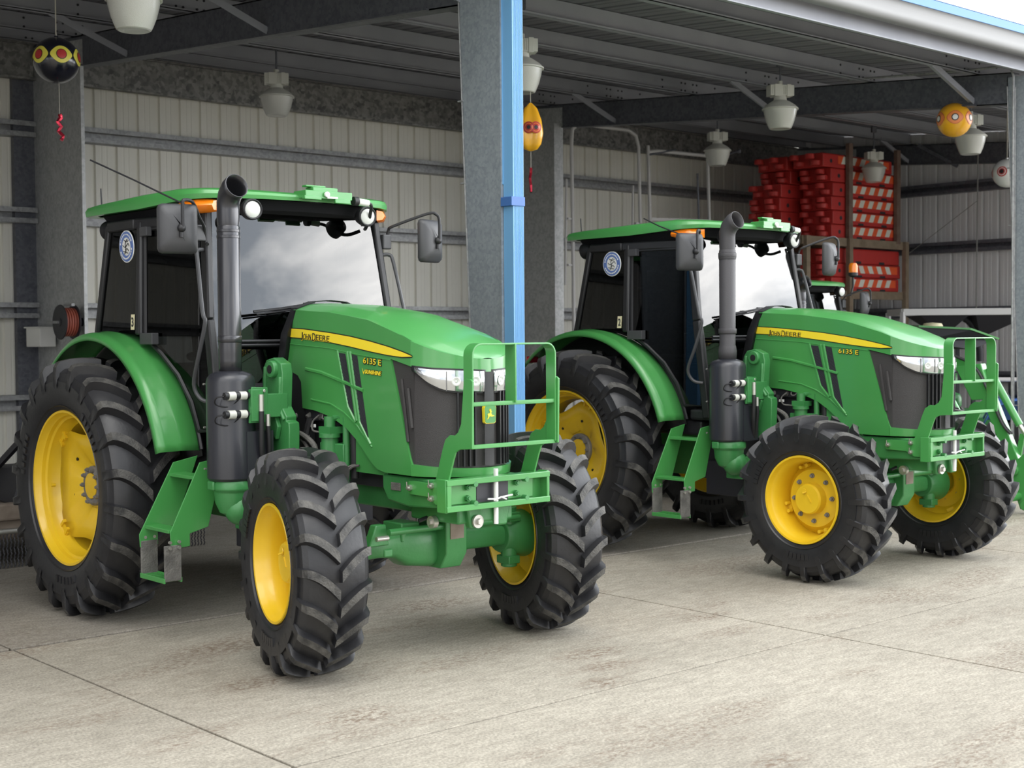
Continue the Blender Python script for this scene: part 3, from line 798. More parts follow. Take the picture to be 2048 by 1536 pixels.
        plate = [(3.205, 1.610), (3.222, 1.598), (3.214, 1.24), (3.11, 1.232), (3.075, 1.215), (3.055, 1.17), (3.015, 1.06), (3.005, .935), (2.985, .915), (2.90, .918), (2.83, .955), (2.66, .958), (2.645, .985), (2.66, 1.030), (2.70, 1.036), (2.86, 1.030), (2.905, 1.06), (2.965, 1.225), (2.99, 1.28), (3.03, 1.306), (3.07, 1.305), (3.10, 1.325), (3.125, 1.37), (3.15, 1.60), (3.165, 1.612)]
        for m in (1, -1):
            g = G(); g.prism([(x, -.318*m, z) for x, z in plate], (0, .012*m, 0)); p = g.make('side_plate', 'green', bb, sm=35, bev=.002)
            g = G()
            for x, z in ((2.875, 1.02), (2.875, .95), (2.68, .995)):
                g.cyl((x, -.318*m, z), (x, -.336*m, z), .017, n=6); g.cyl((x, -.336*m, z), (x, -.348*m, z), .009, n=8); g.tube([(x, -.345*m, z), (x+.004, -.350*m, z+.035)], .003, 5)
            g.each('bolt', 'steel', p, sm=30)
        # weight carrier beam
        g = G(); y0, y1, x0, x1 = -.375, .375, 2.99, 3.07
        g.box2((x0, y0, .90), (x0+.02, y1, 1.065)); g.box2((x0-.002, y0-.003, .889), (x0+.074, y0+.014, 1.070)); g.box2((x0-.002, y1-.014, .889), (x0+.074, y1+.003, 1.070))
        for z in (.905, 1.055): g.box2((x0+.004, y0+.004, z-.010), (x1+.001, y1-.004, z+.010))
        g.box2((x1-.012, y0-.001, 1.035), (x1+.006, y1+.001, 1.067)); g.box2((x1-.012, y0-.001, .893), (x1+.006, y1+.001, .925)); g.box2((x1-.010, y0+.001, .91), (x1+.004, y0+.03, 1.05)); g.box2((x1-.010, y1-.02, .91), (x1+.004, y1-.001, 1.05))
        for a, c_ in ((-.355, -.13), (.10, .29)): g.box2((x0+.018, a, .925), (x0+.034, c_, 1.04))
        wb = g.make('weight_carrier', 'green', root, sm=40, bev=.003)
        g = G(); g.box2((x0+.032, -.13, .925), (x0+.036, .10, 1.04)); g.make('carrier_slot', 'dark', wb, sm=0)
        g = G()
        for y in (-.20, .155):
            for z in (.955, 1.015): g.cyl((x0+.034, y, z), (x0+.055, y, z), .017, n=6); g.cyl((x0+.055, y, z), (x0+.064, y, z), .010, n=8)
        g.each('carrier_bolt', 'green2', wb, sm=30)
        g = G()
        for y in (-.175, .20):
            for z in (1.045, .917): g.cyl((x1-.03, y, z+(-.012 if z > 1 else .012)), (x1+.007, y, z+(-.012 if z > 1 else .012)), .015, n=12)
        g.each('notch', 'green2', wb, sm=30)
        g = G(); g.cyl((x1-.02, -.01, .80), (x1-.02, -.01, 1.105), .013, n=12); g.tube([(x1+.005, -.09, .945), (x1+.004, -.03, .94), (x1+.002, .02, .948), (x1+.004, .09, .955)], .005, 6); g.tube([(x1+.01, -.05, .935), (x1+.01, .0, .95), (x1+.01, .04, .935)], .004, 6)
        g.make('drawbar_pin', 'white', wb, sm=30)
    # ---- front support casting
    g = G()
    g.prism([(2.38, -.295, 1.05), (2.38, -.295, .97), (2.43, -.295, .90), (2.62, -.295, .88), (2.99, -.295, .90), (3.0, -.295, 1.05)], (0, .59, 0))
    g.box2((2.52, -.20, .80), (2.95, .20, .90)); g.box2((1.2, -.13, .82), (2.5, .13, 1.02))
    for m in (1, -1): g.prism([(2.98, -.10*m-.06, .90), (2.98, -.10*m+.06, .90), (2.98, -.10*m+.035, .775), (2.98, -.10*m-.035, .775)], (-.05, 0, 0))
    fs = g.make('front_support', 'green2', root, sm=30, bev=.012)
    g = G(); g.cyl((2.75, -.205, .80), (2.75, -.235, .80), .035, n=20); g.cyl((2.75, -.235, .80), (2.75, -.25, .80), .017, n=6)
    g.cyl((2.985, -.095, .815), (3.0, -.095, .815), .037, n=20); g.cyl((3.0, -.095, .815), (3.018, -.095, .815), .018, n=6)
    g.each('pivot_bolt', 'steel', fs, sm=30)
    g = G(); g.box2((2.47, -.297, .965), (2.56, -.301, 1.01)); g.make('data_plate', 'dull', fs, sm=0, bev=.002)
    # ---- front axle
    g = G()
    cs = [(-.66, .625, .06, .055), (-.52, .635, .060, .060), (-.36, .64, .062, .064), (-.27, .64, .07, .075), (-.20, .63, .11, .115), (-.05, .62, .135, .125), (.04, .62, .125, .12), (.12, .625, .075, .085), (.30, .62, .062, .064), (.54, .615, .062, .062), (.66, .61, .06, .055)]
    rows = [[(2.41+a*math.copysign(abs(math.cos(t))**.55, math.cos(t)), y, z+b_*math.copysign(abs(math.sin(t))**.55, math.sin(t))) for t in [2*PI*k/20 for k in range(20)]] for y, z, a, b_ in cs]
    g.grid(rows, 0, True); g.add(rows[0], [tuple(range(20))]); g.add(rows[-1], [tuple(range(20))])
    g.prism([(2.36, -.02, .80), (2.62, -.02, .80), (2.62, -.02, .58), (2.56, -.02, .49), (2.38, -.02, .49)], (0, .155, 0)); g.box2((2.32, -.25, .66), (2.50, -.12, .77))
    g.prism([(2.53, -.50, .66), (2.53, -.36, .66), (2.53, -.38, .78), (2.53, -.45, .78)], (-.06, 0, 0))
    g.box2((2.55, -.42, .60), (2.565, -.36, .645))
    ax = g.make('front_axle', 'green2', root, sm=50, bev=.008)
    g = G(); g.box2((2.616, .01, .665), (2.624, .11, .76)); g.make('axle_pocket', 'dirtw', ax, sm=0)
    for m in (-1, 1):
        g = G()
        g.lathe([(-.10, .10), (-.02, .135), (.05, .14), (.09, .15), (.12, .12)], (2.41, m*.66, .61), (0, m, 0), 28, cap=True)
        g.box2((2.38, m*.60-.04, .70), (2.52, m*.60+.05, .76)); g.box2((2.39, m*.60-.04, .44), (2.51, m*.60+.05, .49)); g.cyl((2.45, m*.61, .42), (2.45, m*.61, .79), .05, n=16)
        g.box2((2.28, m*.64-.02, .56), (2.42, m*.64+.02, .62))
        g.make('steering_knuckle', 'green2', ax, sm=40, bev=.006)
    g = G(); g.cyl((2.58, -.40, .74), (2.58, .45, .74), .020, n=14); g.cyl((2.58, .14, .74), (2.58, .40, .74), .030, n=16, i=0); g.cyl((2.58, .40, .74), (2.58, .58, .74), .016, n=12, i=0)
    g.tube([(2.66, -.25, .80), (2.68, -.15, .83), (2.66, -.05, .80)], .012, 8, 1); g.cyl((2.60, -.50, .715), (2.60, -.42, .715), .014, n=10, i=2)
    g.make('steering_cylinder', ['green2', 'black', 'steel'], ax, sm=40)
    # ---- engine and chassis
    g = G(); g.box2((1.2, -.19, .95), (2.35, .19, 1.72), 0); g.box2((-.3, -.24, .62), (1.25, .24, 1.05), 1); g.cyl((-.1, -.72, .85), (-.1, .72, .85), .13, n=24, i=1)
    g.cyl((0, -.90, .85), (0, .90, .85), .16, n=24, i=1); g.box2((.9, -.38, .62), (1.35, .38, 1.05), 0); g.box2((1.0, -.45, .50), (1.5, -.22, .78), 0)
    for k in range(6): g.cyl((1.42+k*.13, -.20, 1.38), (1.42+k*.13, -.26, 1.34), .018, n=8, i=2)
    g.box2((1.3, -.24, 1.32), (2.1, -.19, 1.42), 0); g.box2((1.75, -.30, 1.05), (2.0, -.19, 1.2), 1)
    en = g.make('engine_and_transmission', ['dark', 'green2', 'dull'], root, sm=35, bev=.006)
    if full:
        g = G(); g.cyl((1.86, -.30, 1.14), (1.86, -.30, 1.235), .052, n=20); g.cyl((1.86, -.30, 1.235), (1.86, -.30, 1.26), .066, n=20); g.box2((1.80, -.34, 1.26), (1.92, -.24, 1.30)); g.cyl((1.86, -.30, 1.30), (1.86, -.30, 1.36), .035, n=14); g.cyl((1.86, -.30, 1.06), (1.86, -.30, 1.14), .05, n=20, i=1)
        g.make('fuel_filter', ['green2', 'black'], en, sm=35)
        g = G(); g.cyl((1.99, -.27, .98), (1.99, -.27, 1.36), .022, n=14); g.tube([(1.99, -.27, 1.34), (1.93, -.27, 1.36), (1.88, -.28, 1.35)], .02, 10)
        g.each('filler_tube', 'green2', en, sm=35)
        g = G(); g.tube([(1.50, -.31, 1.25), (1.6, -.32, 1.235), (1.72, -.33, 1.19), (1.75, -.33, 1.13), (1.75, -.33, .95)], .017, 8, smooth=4); g.tube([(1.5, -.29, 1.22), (1.58, -.31, 1.20), (1.66, -.33, 1.16), (1.69, -.33, 1.08), (1.69, -.33, .95)], .012, 8, smooth=4)
        for dx in (0, .03): g.tube([(2.02+dx, -.30, .95), (2.02+dx, -.31, 1.03), (2.06+dx, -.30, 1.07), (2.10+dx, -.28, 1.08)], .008, 6, smooth=4)
        g.tube([(1.70, -.27, 1.36), (1.66, -.29, 1.32), (1.69, -.31, 1.27), (1.74, -.29, 1.26), (1.80, -.30, 1.26)], .006, 6, smooth=4); g.tube([(1.74, -.26, 1.38), (1.75, -.28, 1.345), (1.79, -.28, 1.345), (1.80, -.26, 1.38)], .005, 6, smooth=4)
        g.each('fuel_pipe', 'dull', en, sm=40)
        g = G(); g.box2((1.56, -.29, 1.14), (1.62, -.25, 1.30)); g.tube([(1.62, -.28, 1.34), (1.60, -.30, 1.22), (1.63, -.31, 1.05)], .022, 8, smooth=4); g.cyl((2.06, -.26, 1.0), (2.06, -.26, 1.3), .025, n=12); g.box2((1.63, -.285, 1.285), (1.68, -.28, 1.305), 1); g.box2((1.60, -.295, 1.2), (1.62, -.29, 1.26), 1)
        g.each('engine_hose', ['hose', 'white'], en, sm=40)
    # ---- exhaust stack
    ex = (1.487, -.757)
    g = G(); g.lathe([(.985, .132), (1.0, .146), (1.575, .146), (1.60, .140), (1.622, .120), (1.635, .085), (1.640, .066)], (ex[0], ex[1], 0), (0, 0, 1), 40, cap=True)
    g.box2((ex[0]+.02, ex[1]+.02, .99), (ex[0]+.15, ex[1]+.20, 1.28))
    for q in (-1, 1):
        for z in (1.05, 1.3, 1.56): g.cyl((ex[0]-.10*q-.02, ex[1]-.105, z), (ex[0]-.10*q-.02, ex[1]-.118, z), .006, n=8, i=1)
    mu = g.make('exhaust_muffler', ['muf', 'steel'], root, sm=35, bev=.0)
    g = G(); pb = [(ex[0], ex[1], 1.63), (ex[0], ex[1], 1.70), (ex[0], ex[1], 1.735), (ex[0], ex[1], 1.75), (ex[0], ex[1], 2.50), (ex[0], ex[1], 2.505), (ex[0], ex[1], 2.54), (ex[0], ex[1], 2.60), (ex[0], ex[1]+.0, 2.64), (ex[0]+.02, ex[1], 2.685), (ex[0]+.06, ex[1], 2.722), (ex[0]+.105, ex[1], 2.738)]
    if opt.get('cone'): rr = [.068, .072, .066, .061, .064, .060, .062, .060, .063, .066, .068, .070]
    else: rr = [.066, .066, .0665, .067, .066, .062, .065, .065, .066, .068, .070, .072]
    g.tube(pb, rr, 28, cap=False)
    for z in ((1.83,) if not opt.get('cone') else (1.86, 2.46)): g.lathe([(z-.02, .067), (z-.015, .070), (z+.015, .070), (z+.02, .067)], (ex[0], ex[1], 0), (0, 0, 1), 28)
    for z in (2.475, 2.44): g.lathe([(z-.008, .066), (z-.006, .0685), (z+.006, .0685), (z+.008, .066)], (ex[0], ex[1], 0), (0, 0, 1), 28)
    pm = M['pipe'] if not opt.get('cone') else mat('matt_black_pipe', (.05, .048, .052), .6, bump=.15, bscale=90)
    g.make('exhaust_pipe', pm, mu, sm=40, solid=.004)
    g = G(); g.lathe([(.985, .128), (.97, .135), (.93, .135), (.92, .12), (.85, .112), (.79, .085), (.765, .04), (.76, 0)], (ex[0]+.005, ex[1]+.01, 0), (0, 0, 1), 32)
    g.box2((ex[0]-.05, ex[1]-.14, .93), (ex[0]+.02, ex[1]-.10, .985)); g.sphere((ex[0]+.045, ex[1]+.03, .815), .098, 22, 12, 0, (1, 1, 1.05)); g.box2((ex[0]-.06, ex[1]+.05, .68), (ex[0]+.10, ex[1]+.26, .86))
    g.make('muffler_base_casting', 'green2', mu, sm=35, bev=.008)
    # ---- loader mounting bracket (both sides)
    for m in (-1, 1):
        g = G(); yb = .50
        out = [(1.52, 1.70), (1.60, 1.715), (1.685, 1.68), (1.70, 1.62), (1.695, 1.55), (1.685, 1.42), (1.74, 1.36), (1.735, 1.335), (1.765, 1.325), (1.77, 1.29), (1.76, 1.00), (1.52, 1.00), (1.50, 1.16), (1.50, 1.34), (1.475, 1.45), (1.47, 1.58), (1.49, 1.66)]
        g.prism([(x, m*yb, z) for x, z in out], (0, -m*.075, 0))
        for pts in ([(1.515, 1.66), (1.505, 1.5), (1.52, 1.3)], [(1.68, 1.60), (1.675, 1.42), (1.72, 1.34)]): g.tube([(x, m*(yb+.002), z) for x, z in pts], .014, 8, smooth=3)
        g.cyl((1.605, m*(yb-.02), 1.645), (1.605, m*(yb+.03), 1.645), .052, n=20)
        g.bar((1.53, m*(yb+.035), 1.38), (1.615, m*(yb+.035), 1.06), .055, .02, (0, 1, 0)); g.prism([(x, m*(yb+.0), z) for x, z in ((1.62, 1.43), (1.60, 1.28), (1.66, 1.22), (1.69, 1.30))], (0, m*.03, 0))
        br = g.make('loader_bracket', 'green2', root, sm=35, bev=.008); br.location.x = -.045
        g = G(); g.cyl((1.605, m*(yb+.03), 1.645), (1.605, m*(yb+.033), 1.645), .026, n=16, i=1)
        for x, z in ((1.54, 1.20), (1.605, 1.08)): g.cyl((x, m*(yb+.04), z), (x, m*(yb+.065), z), .022, n=14)
        g.each('bracket_pin', ['steel', 'ink'], br, sm=30)
    # ---- hydraulic couplers
    if full:
        dz = -.045 if opt.get('cone') else 0
        dx = 0.0
        g = G(); g.box2((1.60, -.72, 1.34+dz), (1.665, -.64, 1.53+dz)); g.prism([(1.64, -.73, 1.33+dz), (1.64, -.60, 1.33+dz), (1.64, -.60, 1.54+dz), (1.64, -.71, 1.545+dz)], (.012, 0, 0)); g.box2((1.55, -.62, 1.36+dz), (1.65, -.46, 1.50+dz))
        for y, z in ((-.70, 1.36), (-.63, 1.52), (-.70, 1.52)): g.cyl((1.652, y, z+dz), (1.664, y, z+dz), .010, n=8, i=1)
        cb = g.make('coupler_block', ['green2', 'steel'], root, sm=30, bev=.003)
        for z in (1.495, 1.385):
            g = G(); x_ = 1.632
            for y0, y1, r_, k in ((-.70, -.74, .020, 1), (-.74, -.785, .025, 0), (-.785, -.815, .023, 1), (-.815, -.86, .026, 0), (-.86, -.885, .022, 1)): g.cyl((x_, y0, z+dz), (x_, y1, z+dz), r_, n=16, i=k)
            g.tube([(x_, -.885, z+dz), (x_-.03, -.92, z-.01+dz), (x_-.055, -.91, z-.05+dz), (x_-.03, -.84, z-.065+dz), (x_, -.79, z-.025+dz)], .0045, 6, 1, smooth=4)
            g.make('hydraulic_coupler', ['lampw', 'black'], cb, sm=35)
        g = G(); g.cyl((1.675, -.66, 1.50+dz), (1.675, -.66, 1.40+dz), .016, n=10, i=0); g.tube([(1.675, -.66, 1.40+dz), (1.675, -.66, 1.3), (1.66, -.65, 1.15), (1.62, -.60, 1.0)], .016, 10, 1, smooth=4)
        g.cyl((1.665, -.61, 1.38+dz), (1.665, -.61, 1.31+dz), .015, n=10, i=0); g.tube([(1.665, -.61, 1.31+dz), (1.66, -.60, 1.2), (1.62, -.58, 1.0)], .015, 10, 1, smooth=4)
        g.each('hydraulic_hose', ['steel', 'hose'], cb, sm=40)
    # ---- cab: floor, pillars, glass, interior
    g = G()
    g.box2((-.15, -.62, 1.00), (1.10, .62, 1.12)); g.box2((.95, -.52, 1.0), (1.22, .52, 1.55)); g.box2((-.30, -.62, 1.1), (.35, .62, 1.62)); g.box2((-.28, -.80, 1.55), (.30, .80, 1.66))
    g.box2((1.0, -.66, 1.13), (1.25, .66, 1.22))
    fl = g.make('cab_floor', 'black', root, sm=0, bev=.02)
    def quadpost(a, b, w, d): return (a, b, w, d)
    g = G()
    for m in (1, -1):
        for a, b, w, h in (((1.015, -.643, 2.645), (1.115, -.69, 1.95), .05, .075), ((1.115, -.69, 1.95), (1.20, -.66, 1.15), .05, .075), ((.435, -.79, 2.60), (.425, -.81, 1.86), .045, .055), ((-.0, -.80, 2.60), (-.165, -.82, 1.86), .045, .05)):
            g.bar((a[0], a[1]*m, a[2]), (b[0], b[1]*m, b[2]), w, h, (1, 0, 0))
        g.bar((1.02, -.645*m, 2.585), (.385, -.80*m, 2.585), .05, .07); g.bar((.385, -.80*m, 2.585), (-.0, -.80*m, 2.585), .05, .07)
    g.bar((1.015, -.64, 2.655), (1.015, .64, 2.655), .05, .03); g.bar((0, -.80, 2.59), (0, .80, 2.59), .05, .07); g.bar((-.165, -.82, 1.88), (-.165, .82, 1.88), .05, .06)
    cf = g.make('cab_frame', 'black', root, sm=30, bev=.012)
    # windscreen, gently bowed
    g = G(); rows = []
    for z, x, w in ((2.645, 1.028, .625), (2.52, 1.05, .64), (2.3, 1.085, .655), (2.0, 1.13, .675), (1.7, 1.17, .665), (1.42, 1.20, .65)):
        rows.append([(x+.022*(1-u*u), u*w, z) for u in [k/8-1 for k in range(17)]])
    g.grid(rows); g.make('windscreen', 'glass', cf, sm=60, fix=False)
    g = G()
    for m in (1, -1): g.tube([(r_[0][0]+.004, r_[0][1]*m, r_[0][2]) for r_ in rows], .011, 6)
    for m in (1, -1): g.tube([(1.0, -.64*m, 2.56), (1.06, -.675*m, 2.2), (1.115, -.70*m, 1.8), (1.165, -.68*m, 1.4)], .013, 6)
    g.each('screen_trim', 'black', cf, sm=40)
    g = G()
    for z in (1.815, 1.79): g.tube([(1.215, -.62, z), (1.25, -.3, z), (1.26, 0, z)], .011, 8)
    g.each('screen_rail', 'black', cf, sm=40)
    for m in (1, -1):
        sf = lambda x, z: (x, -(.80-(x-.385)*.225 if x > .385 else .80)*m-.012*m*(2.6-z), z)
        door = [(.47, 2.55), (1.0, 2.55), (1.04, 2.25), (1.10, 1.95), (1.12, 1.70), (1.15, 1.25), (.97, 1.25), (.90, 1.43), (.78, 1.60), (.62, 1.74), (.47, 1.84)]
        g = G(); g.add([sf(x, z) for x, z in door], [tuple(range(len(door)))]); dr = g.make('door_glass', 'glassd', cf, sm=0, fix=False)
        g = G(); g.tube([sf(x, z) for x, z in door+door[:1]], .016, 6); g.make('door_frame', 'black', dr, sm=40)
        g = G(); a = sf(.53, 1.835); g.box((a[0], a[1]-.02*m, a[2]), (.17, .05, .075)); a = sf(.50, 2.53); g.box((a[0], a[1]-.02*m, a[2]), (.10, .04, .06)); g.tube([(.455, sf(.45, 2.5)[1]-.015*m, 2.53), (.445, sf(.45, 1.8)[1]-.015*m, 1.86)], .012, 8)
        g.each('door_hinge', 'mirror', dr, sm=0, bev=.014)
        g = G(); g.box((.97, sf(.97, 2.04)[1]+.03*m, 2.03), (.02, .03, .14)); g.make('door_handle', 'mirror', dr, sm=0, bev=.006)
        qp = [(.415, 2.55), (.02, 2.55), (-.14, 1.89), (.405, 1.89)]
        g = G(); g.add([(x, -(.80+.022*(2.6-z)/.7)*m, z) for x, z in qp], [(0, 1, 2, 3)]); qg = g.make('quarter_glass', 'glassd', cf, sm=0, fix=False)
        if m == 1 and full:
            yv = lambda z: -(.80+.022*(2.6-z)/.7)
            c = Vector((.262, yv(2.44)-.004, 2.445)); nn = Vector((0, -1, -.03))
            g = G(); g.lathe([(.0, .108), (.003, .106), (.003, .0)], c, nn, 40, 0); g.lathe([(.0035, .100), (.005, .099), (.005, .062), (.004, .06)], c, nn, 40, 1)
            sk = g.make('round_sticker', ['white', 'blue_ring'], qg, sm=0, label='round white sticker with a blue ring and line drawing')
            g = G()
            for pts in ([(-.03, .045), (.01, .03), (.035, .04)], [(-.045, .01), (-.01, -.005), (.03, .02), (.045, .0)], [(-.02, -.05), (.0, -.02), (-.01, .02), (.02, .05)], [(-.04, -.03), (-.01, -.035), (.03, -.045)], [(-.01, -.02), (.02, -.015), (.035, -.03)]):
                g.tube([(c.x+x, c.y-.007, c.z+z) for x, z in pts], .0025, 5, smooth=3)
            for k in range(26):
                th = 2*PI*k/26
                if k % 13 not in (0, 1): g.box((c.x+.081*math.cos(th), c.y-.0065, c.z+.081*math.sin(th)), (.010, .002, .014), 1, Matrix.Rotation(-th, 3, 'Y'))
            g.make('sticker_print', ['ink', 'white'], sk, sm=0)
            pz = 1.935; c = Vector((.325, yv(pz)-.004, pz))
            g = G(); g.prism([(.336, c.y, 1.895), (.384, c.y, 1.895), (.392, c.y, 1.995), (.344, c.y, 1.995)], (0, -.003, 0)); nb = g.make('number_label', 'label', qg, sm=0)
            g = G(); put_text(g, opt['num'], .028, .062, (.351, c.y-.004, 1.914), (1, 0, 0), (0.1, 0, 1), bold=.02); g.make('number', 'ink', nb, sm=0)
    g = G(); g.add([(-.0-.01, -.78, 2.56), (-.01, .78, 2.56), (-.165, .80, 1.90), (-.165, -.80, 1.90)], [(0, 1, 2, 3)]); g.make('rear_window', 'glassd', cf, sm=0, fix=False)
    g = G(); g.box2((.10, -.26, 1.45), (.58, .26, 1.58)); g.box((.10, 0, 1.90), (.12, .48, .70), rot=Matrix.Rotation(-.12, 3, 'Y')); g.box2((.0, -.14, 2.22), (.09, .14, 2.42)); g.box2((.2, -.2, 1.12), (.5, .2, 1.45))
    for m in (1, -1): g.box2((.15, m*.30-.04, 1.68), (.50, m*.30+.04, 1.74))
    g.make('driver_seat', 'seat', fl, sm=30, bev=.04)
    g = G(); g.prism([(.80, -.2, 1.12), (1.05, -.2, 1.12), (1.10, -.2, 1.78), (.95, -.2, 1.90), (.86, -.2, 1.80)], (0, .4, 0)); g.tube([(.90, 0, 1.78), (.80, 0, 1.92)], .03, 10)
    g.make('dashboard', 'black', fl, sm=30, bev=.03)
    g = G(); rot = Matrix.Rotation(-.6, 3, 'Y'); ring = [rot @ Vector((.19*math.cos(t), .19*math.sin(t), 0)) + Vector((.79, 0, 1.94)) for t in [2*PI*k/28 for k in range(29)]]
    g.tube(ring, .014, 8, cap=False)
    for q in range(3): g.tube([(.79, 0, 1.93), ring[q*9]], .010, 6)
    g.make('steering_wheel', 'black', fl, sm=40)
    # ---- roof
    half = [(-.30, 0), (-.30, .70), (-.285, .82), (-.22, .868), (-.10, .872), (.5, .845), (.92, .79), (1.04, .745), (1.11, .69), (1.16, .60), (1.225, .36), (1.26, .18), (1.27, 0)]
    outl = half + [(x, -y) for x, y in half[1:-1][::-1]]
    cx = .54
    def ringz(k, zf): return [(cx+(x-cx)*k, y*k, zf(x, y, k)) for x, y in outl]
    zb = lambda x: lerp([(-.3, 2.668), (.5, 2.672), (1.0, 2.700), (1.2, 2.712), (1.4, 2.705)], x)
    zt = lambda x: lerp([(-.3, 2.728), (0, 2.745), (.9, 2.772), (1.2, 2.762), (1.4, 2.735)], x)
    g = G(); rings = [ringz(.93, lambda x, y, k: zb(x)+.004), ringz(1.0, lambda x, y, k: zb(x)), ringz(1.005, lambda x, y, k: (zb(x)+zt(x))/2), ringz(.99, lambda x, y, k: zt(x)-.006), ringz(.96, lambda x, y, k: zt(x)+.004), ringz(.8, lambda x, y, k: zt(x)+.022), ringz(.5, lambda x, y, k: zt(x)+.035), ringz(.1, lambda x, y, k: zt(x)+.042)]
    g.grid(rings, 0, True); g.add(rings[-1], [tuple(range(len(outl)))]); rf = g.make('roof', 'green', root, sm=30)
    g = G(); rings = [ringz(.90, lambda x, y, k: zb(x)+.002), ringz(.86, lambda x, y, k: lerp([(-.3, 2.61), (.4, 2.605), (.9, 2.625), (1.1, 2.645), (1.4, 2.655)], x)), ringz(.76, lambda x, y, k: lerp([(-.3, 2.59), (.4, 2.59), (.9, 2.635)], x))]
    g.grid(rings, 0, True); g.add(rings[-1], [tuple(range(len(outl)))]); g.make('roof_lining', 'liner', rf, sm=30)
    g = G(); g.tube([(.96, .20, 2.63), (.97, .34, 2.60), (.97, .46, 2.575), (.96, .58, 2.57)], [.012, .03, .04, .05], 10, smooth=3); g.sphere((.95, .36, 2.52), .075, 16, 10, 0, (.5, .8, 1.1)); g.box((.97, .0, 2.60), (.05, .11, .045)); g.tube([(.97, .04, 2.60), (.97, .16, 2.575), (.96, .30, 2.565)], .008, 6)
    g.make('interior_mirror', 'dark', rf, sm=40)
    for m, nm in ((-1, 'r'), (1, 'l')):
        c = Vector((1.225, m*.44, 2.640)); ax_ = Vector((1, -.10, -.05)).normalized()
        g = G(); g.lathe([(-.075, .02), (-.07, .05), (-.02, .066), (.02, .067), (.028, .060), (.022, .052)], c, ax_, 32); g.tube([c-ax_*.03, c+Vector((-.05, 0, .07))], .02, 8)
        wl_ = g.make('work_light', 'black', rf, sm=35)
        g = G(); g.lathe([(.020, .053), (.026, .045), (.030, .02), (.030, 0)], c, ax_, 32); 
        g.make('work_light_lens', 'lens', wl_, sm=40)
        c = Vector((-.12, m*.74, 2.575)); ax_ = Vector((-1, .0, -.12)).normalized()
        g = G(); g.lathe([(-.075, .0), (-.07, .045), (-.03, .068), (.02, .070), (.025, .0)], c, ax_, 28); g.tube([c, c+Vector((.02, 0, .06))], .02, 8); g.make('rear_work_light', 'black', rf, sm=35)
        g = G(); rows = []
        for k in range(9):
            u = k/8; x = .90+u*.22; y = lerp([(.90, .79), (1.04, .738), (1.11, .68), (1.14, .64)], x)-.015+.0; h = .040*math.sin(PI*(u*.72+.08))**.6+.004
            rows.append([(x, m*(y-.05), 2.665+h), (x+.004, m*(y-.004), 2.665+h*.8), (x+.012, m*(y+.012), 2.663), (x+.004, m*(y-.004), 2.662-h*.8), (x, m*(y-.05), 2.662-h)])
        g.grid(rows); g.add(rows[-1], [(0, 1, 2, 3, 4)]); g.add(rows[0], [(0, 1, 2, 3, 4)]); g.make('indicator_lamp', 'amber', rf, sm=50, label='amber indicator lamp under the roof corner')
    if full:
        g = G(); g.box2((1.205, -0.115, 2.725), (1.345, 0.245, 2.775)); g.box2((1.235, -0.045, 2.77), (1.325, 0.145, 2.80)); g.box2((1.315, -0.125, 2.715), (1.350, 0.005, 2.74)); g.box2((1.335, 0.105, 2.70), (1.355, 0.225, 2.73)); g.box2((1.255, -0.085, 2.80), (1.305, 0.065, 2.812))
        cbk = g.make('roof_camera_bracket', 'green', rf, sm=30, bev=.004)
        g = G(); g.cyl((1.350, 0.040, 2.752), (1.365, 0.040, 2.752), .018, n=10); g.box2((1.345, 0.045, 2.728), (1.355, 0.125, 2.74)); g.cyl((1.325, 0.265, 2.725), (1.325, 0.300, 2.725), .030, n=14, i=1); g.cyl((1.325, 0.300, 2.725), (1.325, 0.385, 2.718), .022, n=12); g.tube([(1.325, 0.385, 2.718), (1.305, 0.425, 2.70), (1.235, 0.455, 2.62), (1.155, 0.485, 2.57), (1.075, 0.535, 2.57)], .012, 8, 1, smooth=4)
        g.each('camera_plug', ['white', 'hose'], cbk, sm=40)
    # ---- mirrors
    for m in (-1, 1):
        piv = Vector((1.37, m*1.005, 2.49)) if m < 0 else Vector((1.26, m*1.02, 2.50))
        ang = -.30 if m < 0 else .30
        rot = Matrix.Rotation(ang, 3, 'Z')
        w, h = (.118, .148)
        def rr(k, x): 
            pts = []
            for sx_, sz in ((1, 1), (-1, 1), (-1, -1), (1, -1)):
                for a in ((0, .5, 1) if sx_*sz > 0 else (1, .5, 0)):
                    t = a*PI/2; r_ = .028
                    pts.append(Vector((x, sx_*(w*k-r_+r_*math.cos(t)), sz*(h*k-r_+r_*math.sin(t)))))
            return [tuple(rot @ p + piv + rot @ Vector((-.045, m*.008, .0))) for p in pts]
        g = G(); rings = [rr(.97, -.05), rr(1.0, -.045), rr(1.0, -.02), rr(.90, .005), rr(.55, .03), rr(.2, .040)]
        g.grid(rings, 0, True); g.add(rings[-1], [tuple(range(12))]); g.add(rings[0], [tuple(range(12))])
        mh = g.make('mirror', 'mirror', root, sm=40)
        g = G(); g.sphere(piv+Vector((.005, 0, 0)), .026, 14, 8); g.cyl(piv, piv+Vector((.0, 0, -.055)), .012, n=10)
        g.each('mirror_clamp', 'black', mh, sm=40)
        g = G()
        if m < 0: pts = [piv+Vector((.02, 0, 0)), piv+Vector((.02, 0, .13)), piv+Vector((.012, .015, .165)), piv+Vector((-.04, .10, .16)), Vector((1.18, -.78, 2.58)), Vector((1.10, -.70, 2.52)), Vector((1.08, -.68, 2.44)), Vector((1.10, -.68, 2.42))]
        else: pts = [piv+Vector((.02, 0, 0)), piv+Vector((.02, 0, .14)), piv+Vector((.01, -.02, .18)), piv+Vector((-.02, -.07, .185)), Vector((1.10, .76, 2.60)), Vector((1.07, .74, 2.575)), Vector((1.06, .735, 2.53))]
